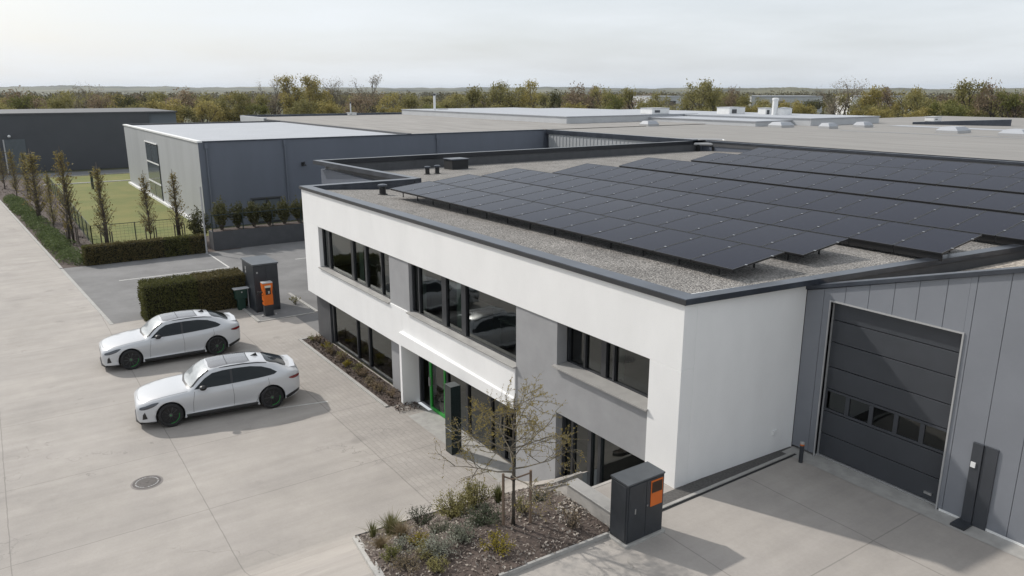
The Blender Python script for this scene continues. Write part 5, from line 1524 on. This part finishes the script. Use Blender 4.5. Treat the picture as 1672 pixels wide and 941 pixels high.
# brown-roofed hall behind the pale roof, sharing the slate wall line
hallb = thing("brown_roof_hall", "low hall with a weathered brown felt roof behind the pale hall", "building", (-76, 29, 0))
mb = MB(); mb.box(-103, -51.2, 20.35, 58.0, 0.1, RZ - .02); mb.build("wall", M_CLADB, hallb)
mb = MB(); mb.quad((-103, 20.2, RZ + .05), (-51.2, 20.2, RZ + .05), (-51.2, 58.0, RZ + .05), (-103, 58.0, RZ + .05)); mb.build("roof", M_ROOFB, hallb)
mb = MB(); mb.box(-92, -51.0, 20.0, 20.34, RZ - .02, RZ + .12); mb.build("roof_edge", M_DKGREY, hallb)
mb = MB(); mb.box(-103.4, -103, 20.0, 58, RZ - 1, RZ + .35); mb.build("roof_edge", M_COPING, hallb)
mb = MB(); mb.box(-103, -92, 19.9, 20.3, RZ - .5, RZ + .30); mb.build("roof_edge", M_PALEWALL, hallb)
# large grey membrane roof hall
hallc = thing("felt_roof_hall", "wide hall with a plain grey felt roof behind the solar roof", "building", (-20, 50, 0))
mb = MB()
mb.box(-50.6, -32.0, 35.0, 35.3, 0, RZ - .35); mb.build("ribbed_wall", M_CLAD2, hallc)
rib = MB(); x = -50.4
while x < -32.2:
    rib.box(x, x + .06, 34.96, 34.999, .1, RZ - .4); x += .5
rib.build("wall_ribs", M_CLAD2, hallc)
mb = MB(); mb.box(-50.9, -31.9, 34.9, 35.4, RZ - .35, RZ + .05); mb.build("roof_edge", M_COPING, hallc)
mb = MB(); mb.prism([(-50.6, 35.35), (-31.9, 35.35), (-31.9, 36.35), (40, 36.35), (40, 60), (-50.6, 60)], .1, RZ - .03); mb.build("wall", M_CLADB, hallc)
mb = MB(); mb.add([(-51.1, 35.38, RZ), (-31.9, 35.38, RZ), (-31.9, 36.33, RZ), (40, 36.33, RZ), (40, 110, RZ), (-51.1, 110, RZ)], [(0, 1, 2, 3, 4, 5)]); mb.build("roof", M_ROOFD, hallc)
P = at_z(1312, 212, RZ); Q = at_z(1672, 233, RZ)
def seam_line(a, b, w_=.25, z=RZ + .02):
    a = at_z(*a, z); b = at_z(*b, z); d = (b - a).normalized(); n = Vector((-d.y, d.x, 0)) * w_
    m = MB(); m.quad(a - n, b - n, b + n, a + n); return m
sl = seam_line((1370, 213), (1672, 226), .18); sl.build("roof_seam", M_ROOFP, hallc)
sl = seam_line((1460, 205), (1672, 214), 1.2, RZ + .02); sl.build("roof_strip", M_ROOFP, hallc)
# raised pale roof blocks
def block(name, label, corner, xfar, yfar, z1, wallm, roofm, z0=RZ, edge=None):
    o = thing(name, label, "building", (corner.x, corner.y, z0), "raised roof blocks on the far halls")
    x1, y0 = corner.x, corner.y
    mb = MB(); mb.box(xfar, x1, y0, yfar, 0.05, z1 - .02); mb.build("wall", wallm, o)
    mb = MB(); mb.box(xfar - .1, x1 + .1, y0 - .1, yfar + .1, z1 - .02, z1 + .06); mb.build("roof", roofm, o)
    return o
c4 = at_z(925, 203, RZ)
block("raised_hall", "long pale raised hall with whitish walls left of centre on the far roofs", c4, c4.x - 42, at_x(1137, 205, c4.x).y, 7.25, M_PALEWALL, M_ROOFP)
y4 = at_x(1137, 205, c4.x).y
block("raised_hall", "raised grey hall directly right of the long pale one on the far roofs", Vector((c4.x - 1, y4 + .3, 0)), c4.x - 40, at_x(1217, 206, c4.x).y, 7.10, M_PALEWALL, M_ROOFP)
c5 = at_z(1217, 207, RZ)
block("raised_hall", "low pale raised hall behind the round-topped skylights", Vector((c5.x + .5, c5.y + 1, 0)), c5.x - 40, c5.y + 24, 6.95, M_PALEWALL, M_ROOFP)
c6 = at_z(1300, 208, RZ)
block("raised_hall", "long grey raised hall on the right, below the yellow trees", Vector((c6.x - 1, at_z(1290, 206, RZ).y + 2, 0)), c6.x - 42, at_z(1485, 203, RZ).y, 7.2, M_PALEWALL, M_ROOFP)
c7 = at_z(1470, 203, RZ)
P7a, P7b = at_z(1490, 203, RZ), at_z(1650, 206, RZ)
o = thing("dark_roof_kerb", "long black raised roof edge at the right below the trees", "roof edge", (P7a.x, P7a.y, RZ))
d7 = (P7b - P7a).normalized(); n7 = Vector((-d7.y, d7.x, 0)) * .5
mb = MB(); mb.prism([tuple((P7a - n7).xy), tuple((P7b - n7).xy), tuple((P7b + n7).xy), tuple((P7a + n7).xy)], RZ - .02, [RZ + .25, RZ + .7, RZ + .7, RZ + .25]); mb.build("kerb", M_COPING, o)

# skylight domes and roof boxes
def skylight(px, py, wd, label):
    P = at_z(px, py, RZ); o = thing("skylight", label, "skylight", (P.x, P.y, RZ), "skylights on the grey felt roof")
    wd *= .82; x, y = P.x, P.y; l, b = wd / 2, wd * .4
    mb = MB(); mb.box(x - b, x + b, y - l, y + l, RZ - .02, RZ + .22); mb.build("upstand", M_TRIM, o)
    mb = MB(); mb.add([(x - b, y - l, RZ + .225), (x + b, y - l, RZ + .225), (x + b, y + l, RZ + .225), (x - b, y + l, RZ + .225), (x - b * .6, y - l * .75, RZ + .55), (x + b * .6, y - l * .75, RZ + .55), (x + b * .6, y + l * .75, RZ + .55), (x - b * .6, y + l * .75, RZ + .55)], [(0, 1, 5, 4), (1, 2, 6, 5), (2, 3, 7, 6), (3, 0, 4, 7), (4, 5, 6, 7)]); mb.build("dome", M_ROOFP, o)
skylight(1275, 208, 2.6, "leftmost white skylight on the felt roof, beside dark kerbs")
skylight(1352, 210, 1.9, "small white skylight second from the left on the felt roof")
skylight(1409, 208, 2.0, "small white skylight below the bare round tree on the right")
skylight(1556, 217, 3.0, "broad white skylight before the black raised roof edge")
skylight(1662, 222, 3.2, "broad white skylight cut by the right picture edge")
skylight(720, 190, 2.6, "pale skylight at the foot of the white flue pipe")
skylight(1060, 206, 2.0, "small dark-sided skylight before the pale raised hall")
def rbox(px, py, wd, hh, z, label, m=M_WHITEM, dep=None):
    P = at_z(px, py, z); o = thing("rooftop_unit", label, "rooftop unit", (P.x, P.y, z), "ventilation boxes on the far roofs")
    dep = dep or wd * .7
    mb = MB(); mb.box(P.x - dep / 2, P.x + dep / 2, P.y - wd / 2, P.y + wd / 2, z + .08, z + hh); mb.build("casing", m, o, bevel=.03)
    mb = MB(); mb.box(P.x - dep / 2 - .06, P.x + dep / 2 + .06, P.y - wd / 2 - .06, P.y + wd / 2 + .06, z + hh, z + hh + .06); mb.build("cover", M_PALEWALL, o)
    mb = MB(); mb.box(P.x + dep / 2 + .001, P.x + dep / 2 + .02, P.y - wd * .35, P.y - wd * .05, z + .25, z + hh - .2); mb.build("grille", M_DKGREY, o)
    mb = MB(); mb.box(P.x - dep / 2 + .05, P.x + dep / 2 - .05, P.y - wd / 2 + .05, P.y + wd / 2 - .05, z - .1, z + .08); mb.build("feet", M_DKGREY, o)
rbox(1193, 188, 3.0, .95, 7.1, "white ventilation box with a grille on the middle far roof")
rbox(1069, 187, 3.0, .75, 7.25, "white ventilation box on the left pale raised hall")
rbox(722, 188, 1.5, .9, RZ, "small white box right beside the white flue pipe")
rbox(1523, 199, 1.6, .55, RZ + .2, "small pale box left of the black raised roof edge")
rbox(1250, 190, 1.7, 1.0, 7.0, "white box left of the white stack among the far roofs")
def flue(px, py, pyt, r, z, label, cap=M_DKGREY):
    P = at_z(px, py, z); o = thing("flue_pipe", label, "flue", (P.x, P.y, z)); zt_ = height_for(P.x, P.y, pyt)
    mb = MB(); mb.lathe([(r, z - .1), (r, zt_ - .3)], (P.x, P.y, 0), n=14); mb.build("pipe", M_WHITEM, o)
    mb = MB(); mb.lathe([(r * 1.15, zt_ - .3), (r * 1.15, zt_ - .05), (r * .5, zt_)], (P.x, P.y, 0), n=14); mb.build("cap", cap, o)
flue(710, 190, 153, .17, RZ, "slender white flue pipe on the brown roof, centre left of the picture")
flue(1264, 192, 160, .34, 6.95, "stout white stack among the far roofs on the right", M_WHITEM)
flue(573, 188, 166, .10, RZ, "thin vent mast with white base on the brown roof")
P = at_z(573, 188, RZ)
rbox(574, 189, 1.3, .4, RZ, "flat white base box under the thin vent mast")
P = at_z(1279, 192, 6.95)
o = thing("tank", "short white round tank right of the stout white stack", "tank", (P.x, P.y, 6.95))
mb = MB(); mb.lathe([(.95, 6.9), (.95, 8.0)], (P.x, P.y, 0), n=24); mb.build("shell", M_WHITEM, o)
mb = MB(); mb.lathe([(.98, 8.0), (.98, 8.06), (0, 8.2)], (P.x, P.y, 0), n=24); mb.build("lid", M_PALEWALL, o)

# dark hall on the far left
fb = thing("dark_hall", "long dark grey hall across the road at the far left with a pale gate", "building", (-108, -20, 0))
FX = -106.5; FZ = height_for(-106.5, -4, 187)
mb = MB(); mb.box(FX - 25, FX, -70, 8.6, 0, FZ); mb.build("wall", M_FARB, fb)
mb = MB(); mb.box(FX - 25, FX - .5, 8.6, 12.2, 0, FZ); mb.build("side_wall", mat("blue_grey_cladding", (.12, .14, .16), .6), fb)
mb = MB(); mb.box(FX - 25.1, FX + .1, -70, 12.3, FZ, FZ + .18); mb.build("roof_edge", M_DKGREY, fb)
mb = MB(); ya = at_x(8, 240, FX).y; yb = at_x(42, 240, FX).y; mb.box(FX + .001, FX + .08, ya, yb, 0, at_x(20, 228, FX).z); gt = mb.build("gate", mat("far_gate", (.085, .10, .11), .5, noise_amt=.1), fb)
m = MB(); m.box(FX + .081, FX + .14, ya - .15, ya, 0, at_x(20, 228, FX).z); m.build("gate_post", M_TRIM, gt)
m = MB(); m.lathe([(.15, 0), (.2, .15), (0, .3)], (FX + .3, (ya + yb) / 2 - .5, at_x(20, 224, FX).z), n=8); m.build("lamp", M_WHITEM, fb)
# cars far away by the dark hall
def far_car(x, y, rz, m, label, s=1.0):
    o = thing("distant_car", label, "car", (x, y, 0))
    mb = MB(); prof = [(-2.2, .3), (2.2, .3), (2.25, .75), (1.3, .92), (.6, 1.42), (-1.2, 1.45), (-2.1, 1.0), (-2.25, .7)]
    n = len(prof); vs = []
    for xx, k in ((-.88, .92), (-.80, 1), (.80, 1), (.88, .92)):
        vs += [(xx * (1 if zz < 1.2 else .8), yy * k, zz if zz < 1.2 else zz * (1 if abs(xx) < .85 else .97)) for yy, zz in prof]
    fs = [tuple(range(n)), tuple(reversed(range(3 * n, 4 * n)))]
    for a in range(3):
        fs += [(a*n+i, (a+1)*n+i, (a+1)*n+(i+1) % n, a*n+(i+1) % n) for i in range(n)]
    mb.add(vs, fs)
    def put(mb, nm, mm):
        q = mb.build(nm, mm); q.parent = o; return q
    put(mb, "body", m)
    for sx_ in (1, -1):
        g_ = MB(); g_.add([(sx_ * .885, 1.15, .95), (sx_ * .74, .6, 1.34), (sx_ * .73, -1.15, 1.36), (sx_ * .885, -1.75, 1.0)], [(0, 1, 2, 3)]); put(g_, "side_window", M_CARGLASS)
        for yy in (-1.35, 1.35):
            g_ = MB(); g_.lathe([(.33, -.1), (.33, .1)], (sx_ * .8, yy, .33), axis='X', n=16); put(g_, "wheel", M_TYRE)
    g_ = MB(); g_.add([(-.7, 1.27, .97), (.7, 1.27, .97), (.58, .68, 1.39), (-.58, .68, 1.39)], [(0, 1, 2, 3)]); put(g_, "windscreen", M_CARGLASS)
    o.rotation_euler.z = rz
P = at_z(38, 276, 0); far_car(P.x, P.y, R(0), M_CARPAINT, "white car parked before the gate of the dark far hall")
P = at_z(60, 277, 0); far_car(P.x + 1, P.y, R(8), M_CARPAINT, "pale car half hidden by slim trees right of the far gate")
P = at_z(95, 272, 0); far_car(P.x, P.y, R(10), M_CARBLACK, "black car by the wall of the dark far hall")

# white far buildings among the trees
def whiteb(px0, px1, pyt, dist, label, m=M_PALEWALL):
    a = polar(px0, dist); b = polar(px1, dist * 1.02); zt_ = CAM.z + (148 - pyt) / F_PX * dist
    o = thing("white_building", label, "building", (a[0], a[1], 0), "white buildings among the far trees")
    d = Vector((b[0] - a[0], b[1] - a[1])); n = Vector((-d.y, d.x)).normalized() * 18
    A, B = Vector(a), Vector(b)
    mb = MB(); mb.prism([tuple(A), tuple(B), tuple(B + n), tuple(A + n)], 0, zt_); mb.build("wall", m, o)
    mb = MB(); e = n.normalized() * .15; dd = d.normalized()
    mb.prism([tuple(A - e - dd * .1), tuple(B - e + dd * .1), tuple(B + n + e), tuple(A + n + e)], zt_, zt_ + .25); mb.build("roof", M_ROOFP, o)
    k = 2.0; i = 0
    while k < d.length - 2:
        w_ = 1.2 + (i % 3) * 1.4
        q0 = A + dd * k - e * .2; q1 = A + dd * min(k + w_, d.length - .5) - e * .2
        m_ = MB(); m_.prism([tuple(q0), tuple(q1), tuple(q1 + e * .15), tuple(q0 + e * .15)], zt_ - 3.2, zt_ - 1.2); m_.build("window", M_ANTH, o)
        k += w_ + 3 + (i % 2) * 3; i += 1
whiteb(1228, 1345, 157.5, 225, "wide white flat building among far trees with dark windows, right of centre")
whiteb(1062, 1122, 158, 250, "smaller white flat building among far trees left of the big olive twin tree")
whiteb(1392, 1490, 157, 260, "pale building glimpsed between yellow trees on the right", M_WHITEM)

# ================================================================== TREELINE
def bg_tree(name, seed, h, w, style, lm, bark):
    """style: round / bare / tall / bush"""
    g = random.Random(seed); o = bpy.data.objects.new(name, None); COL.objects.link(o)
    br = MB(); lf = MB(); tips = []
    tall = style in ('tall', 'bare')
    def grow(p, d, ln, r, dep):
        e = p + d * ln
        br.tube(p, e, r, r * .6, n=5 if dep < 2 else 3, cap=False)
        if dep >= 4 or (dep >= 3 and g.random() < .1): tips.append((e, d)); return
        nb_ = 3 if dep < 2 else 3
        for k in range(nb_):
            sp = .42 if tall else .62
            nd = (d + Vector((g.gauss(0, sp), g.gauss(0, sp), g.gauss(.12, .25)))).normalized()
            grow(e - d * ln * g.uniform(0, .35), nd, ln * g.uniform(.55, .82), r * .58, dep + 1)
    if style == 'bush':
        for k in range(5):
            a = k * 1.256 + g.random(); grow(Vector((math.cos(a) * w * .15, math.sin(a) * w * .15, 0)), Vector((math.cos(a) * .5, math.sin(a) * .5, 1)).normalized(), h * .3, .07, 1)
    else:
        grow(Vector((0, 0, -.2)), Vector((g.gauss(0, .04), g.gauss(0, .04), 1)).normalized(), h * (.26 if style != 'tall' else .22), h * .022, 0)
        if tall:
            for k in range(4): grow(Vector((0, 0, h * (.15 + .1 * k))), Vector((g.gauss(0, .4), g.gauss(0, .4), 1)).normalized(), h * .24, h * .012, 1)
    # normalise to height/width
    mz = sorted(t[0].z for t in tips)[int(len(tips) * .9)]; mr = sorted(math.hypot(t[0].x, t[0].y) for t in tips)[int(len(tips) * .93)]
    sz, sr = h / mz * .97, (w / 2) / mr * .9
    br.v = [(v[0] * sr, v[1] * sr, v[2] * sz) for v in br.v]
    def sq(z): return z if z < h else h + (z - h) * .2
    br.v = [(max(-w * .62, min(w * .62, v[0])), max(-w * .62, min(w * .62, v[1])), sq(v[2])) for v in br.v]
    per = {'round': 20, 'bare': 10, 'tall': 16, 'bush': 26}[style]; ls = {'round': .42, 'bare': .24, 'tall': .34, 'bush': .38}[style]
    for e, d in tips:
        c = Vector((max(-w * .6, min(w * .6, e.x * sr)), max(-w * .6, min(w * .6, e.y * sr)), sq(e.z * sz)))
        for k in range(per):
            s_ = .055 * w if style != 'bare' else .05 * w
            p = c + Vector((g.gauss(0, s_), g.gauss(0, s_), g.gauss(0, s_ * .9)))
            if p.z < .1: p.z = .1
            lf.leaf(p, ls * g.uniform(.6, 1.3), g, .6, upb=.3)
    # lower skirts
    if style in ('round', 'bush'):
        for i in range(500 if style == 'round' else 350):
            a = g.uniform(0, 6.283); rr = w * .42 * math.sqrt(g.random()); zz = h * g.uniform(.12, .5)
            if noise.noise((math.cos(a) * rr * .6 + seed, math.sin(a) * rr * .6, zz * .6)) < -.05: continue
            lf.leaf((math.cos(a) * rr, math.sin(a) * rr, zz), ls * g.uniform(.7, 1.3), g, .6, upb=.3)
    br.build("trunk", bark, o, fixn=False); lf.build("crown", lm, o, fixn=False)
    o['_h'] = h
    return o
PROTO = {}
def proto(kind, v):
    key = (kind, v)
    if key in PROTO: return PROTO[key], False
    nm, st, lm, w_, bk = {
        'olive': ("olive_tree_crown", 'round', L_OLIVE, 9.5, M_BARK), 'yellow': ("yellow", 'round', L_YELLOW, 9, M_BARK),
        'brown': ("b", 'round', L_BROWN, 10, M_BARK), 'dark': ("d", 'round', L_DARK, 9, M_BARK), 'green': ("g", 'round', L_BRIGHT, 9.5, M_BARK),
        'bare': ("bare", 'bare', L_GREYT, 10, M_BARKL), 'tall': ("t", 'tall', L_YELLOW, 7, M_BARKL), 'tallo': ("t", 'tall', L_OLIVE, 7, M_BARK),
        'bushy': ("b", 'bush', L_YELLOW, 8, M_BARK), 'busho': ("b", 'bush', L_OLIVE, 8, M_BARK), 'bushg': ("b", 'bush', L_BRIGHT, 8, M_BARK)}[kind]
    onm = {'bush': 'bush', 'bare': 'bare_tree', 'tall': 'tall_tree', 'round': 'broadleaf_tree'}[st]
    o = bg_tree(onm, hash(kind) % 1 + sum(map(ord, kind)) * 7 + v * 31 + (400 if kind == 'bare' else 0), 10.0, w_ , st, lm, bk)
    o['_w'] = w_; PROTO[key] = o
    return o, True
DESC = {'olive': 'olive rounded tree', 'yellow': 'yellow-green rounded tree', 'brown': 'brown leafless-looking rounded tree', 'dark': 'dark green rounded tree', 'green': 'fresh green rounded tree',
        'bare': 'bare pale-twigged tree', 'tall': 'tall yellowish tree', 'tallo': 'tall olive tree', 'bushy': 'yellow-green bush', 'busho': 'olive bush', 'bushg': 'fresh green bush'}
# (px, py_top, width_px, kind, distance)
FRONT = [(14,157,44,'green',158),(52,152,60,'brown',165),(92,160,40,'busho',150),(128,146,52,'bare',168),(165,158,50,'brown',160),(205,160,46,'dark',158),(232,160,46,'olive',152),(262,166,50,'bushy',150),
 (290,152,66,'brown',165),(322,166,48,'yellow',150),(352,158,52,'olive',158),(385,156,48,'busho',155),(412,158,46,'olive',160),(446,136,44,'bare',172),(472,131,44,'tall',168),(500,132,46,'tall',166),(525,137,42,'tall',170),(552,137,44,'bare',168),
 (600,131,62,'bare',172),(588,157,60,'brown',150),(640,158,54,'yellow',158),(668,160,50,'olive',165),(533,170,40,'bushy',145),(500,168,44,'busho',146),
 (740,158,44,'olive',170),(765,148,50,'olive',165),(800,150,44,'tallo',160),(815,140,36,'tallo',166),(842,146,46,'tallo',160),(873,139,42,'tall',158),(905,152,40,'dark',170),(934,145,54,'brown',162),(962,146,42,'brown',168),(985,148,36,'tallo',160),(1000,158,44,'green',155),(1040,150,46,'olive',165),(1080,156,40,'olive',172),
 (1142,139,50,'tallo',158),(1166,141,44,'olive',160),(1202,150,40,'brown',168),(1222,160,40,'busho',160),(1290,168,40,'bushy',150),(1318,172,40,'bushy',152),(1245,172,44,'busho',152),
 (1374,139,60,'bare',150),(1420,147,44,'yellow',155),(1455,148,40,'brown',165),(1484,149,40,'yellow',162),(1444,176,40,'bushy',145),(1412,178,40,'bushy',146),(1512,156,50,'olive',158),(1545,166,48,'bushg',148),(1586,140,56,'tallo',155),(1575,158,40,'olive',165),(1634,144,56,'brown',152),(1665,152,44,'green',150),(1690,145,50,'brown',156)]
for _i in range(30):
    FRONT.append((10 + _i * 57 + (_i * 37) % 23, 171 + (_i * 13) % 9, 46, ['busho', 'bushy', 'bushg', 'busho', 'olive'][_i % 5], 147 + (_i * 7) % 9))
rowr = random.Random(21); entries = []
for (px, py, wp, k, dist) in FRONT: entries.append(('front', px, py, wp, k, dist))
kinds2 = ['olive', 'brown', 'dark', 'tallo', 'bare', 'brown', 'olive', 'yellow']
for rname, d0, n, p0, p1 in (('middle', 205, 40, 164, 153), ('rear', 270, 40, 160, 153)):
    for i in range(n):
        px = -10 + 1710 * (i + rowr.uniform(.2, .8)) / n
        py = rowr.uniform(p1, p0)
        if 1225 < px < 1350 or 1058 < px < 1125: py = max(py, 164)
        entries.append((rname, px, py, rowr.uniform(38, 54), rowr.choice(kinds2), d0 + rowr.uniform(-12, 14)))
count = {}
for rname in ('front', 'middle', 'rear'):
    for i, (rn, px, py, wp, k, dist) in enumerate(sorted([e for e in entries if e[0] == rname], key=lambda e: e[1])):
        v = count.get(k, 0) % 2; count[k] = count.get(k, 0) + 1
        o, new = proto(k, v)
        if not new: o = copy_tree(o)
        x, y = polar(px, dist); h = CAM.z + (148 - py) / F_PX * dist; wd = wp / F_PX * dist * 1.12
        o.location = (x, y, 0); sc_ = h / 10.0; o.scale = (wd / o['_w'], wd / o['_w'], sc_); o.rotation_euler.z = rowr.uniform(0, 6.28)
        tag(o, "%s in the %s row of the far treeline, %s from the left" % (DESC[k], rname, ordw(i + 1)), "bush" if 'bush' in k else "tree", "trees of the far treeline")
# far wood beyond the rows: one mass
fw_ = random.Random(31); mb = MB()
for i in range(1700):
    px = fw_.uniform(-80, 1760); dist = 320 + 900 * fw_.random() ** 1.4; x, y = polar(px, dist); h = fw_.uniform(5.5, 9.0) * (1 if fw_.random() < .85 else 1.15); w_ = fw_.uniform(3.5, 5.5)
    for k in range(34):
        a = fw_.uniform(0, 6.283); t = fw_.random(); rr = w_ * math.sqrt(1 - t * t) * fw_.uniform(.5, 1)
        mb.leaf((x + math.cos(a) * rr, y + math.sin(a) * rr, h * (.35 + .65 * t)), fw_.uniform(.9, 1.7), fw_, .7, upb=.6)
    mb.tube((x, y, -.1), (x, y, h * .5), .25, .15, n=4, cap=False)
tag(mb.build("far_wood", leafmat("far_wood_leaf", [(.10, .085, .055), (.135, .125, .07), (.12, .105, .075), (.15, .15, .08)]), fixn=False), "hazy brown-green wood on the plain beyond the treeline", "wood", kind='stuff')

# ================================================================== HAZE
HAZE = True
if HAZE:
    mb = MB(); mb.box(-8800, 5800, -5800, 8800, -3.5, 60)
    hz = mb.build("haze", bpy.data.materials.new("haze_air")); hm = hz.data.materials[0]; hm.use_nodes = True
    t = hm.node_tree; t.nodes.remove(t.nodes["Principled BSDF"])
    pv = t.nodes.new("ShaderNodeVolumePrincipled"); pv.inputs['Color'].default_value = (.74, .84, .98, 1); pv.inputs['Density'].default_value = .00006; pv.inputs['Anisotropy'].default_value = .2
    t.links.new(pv.outputs[0], t.nodes["Material Output"].inputs['Volume'])
    hz['kind'] = 'stuff'; hz['label'] = "pale haze over the far woods and hills"; hz['category'] = "haze"
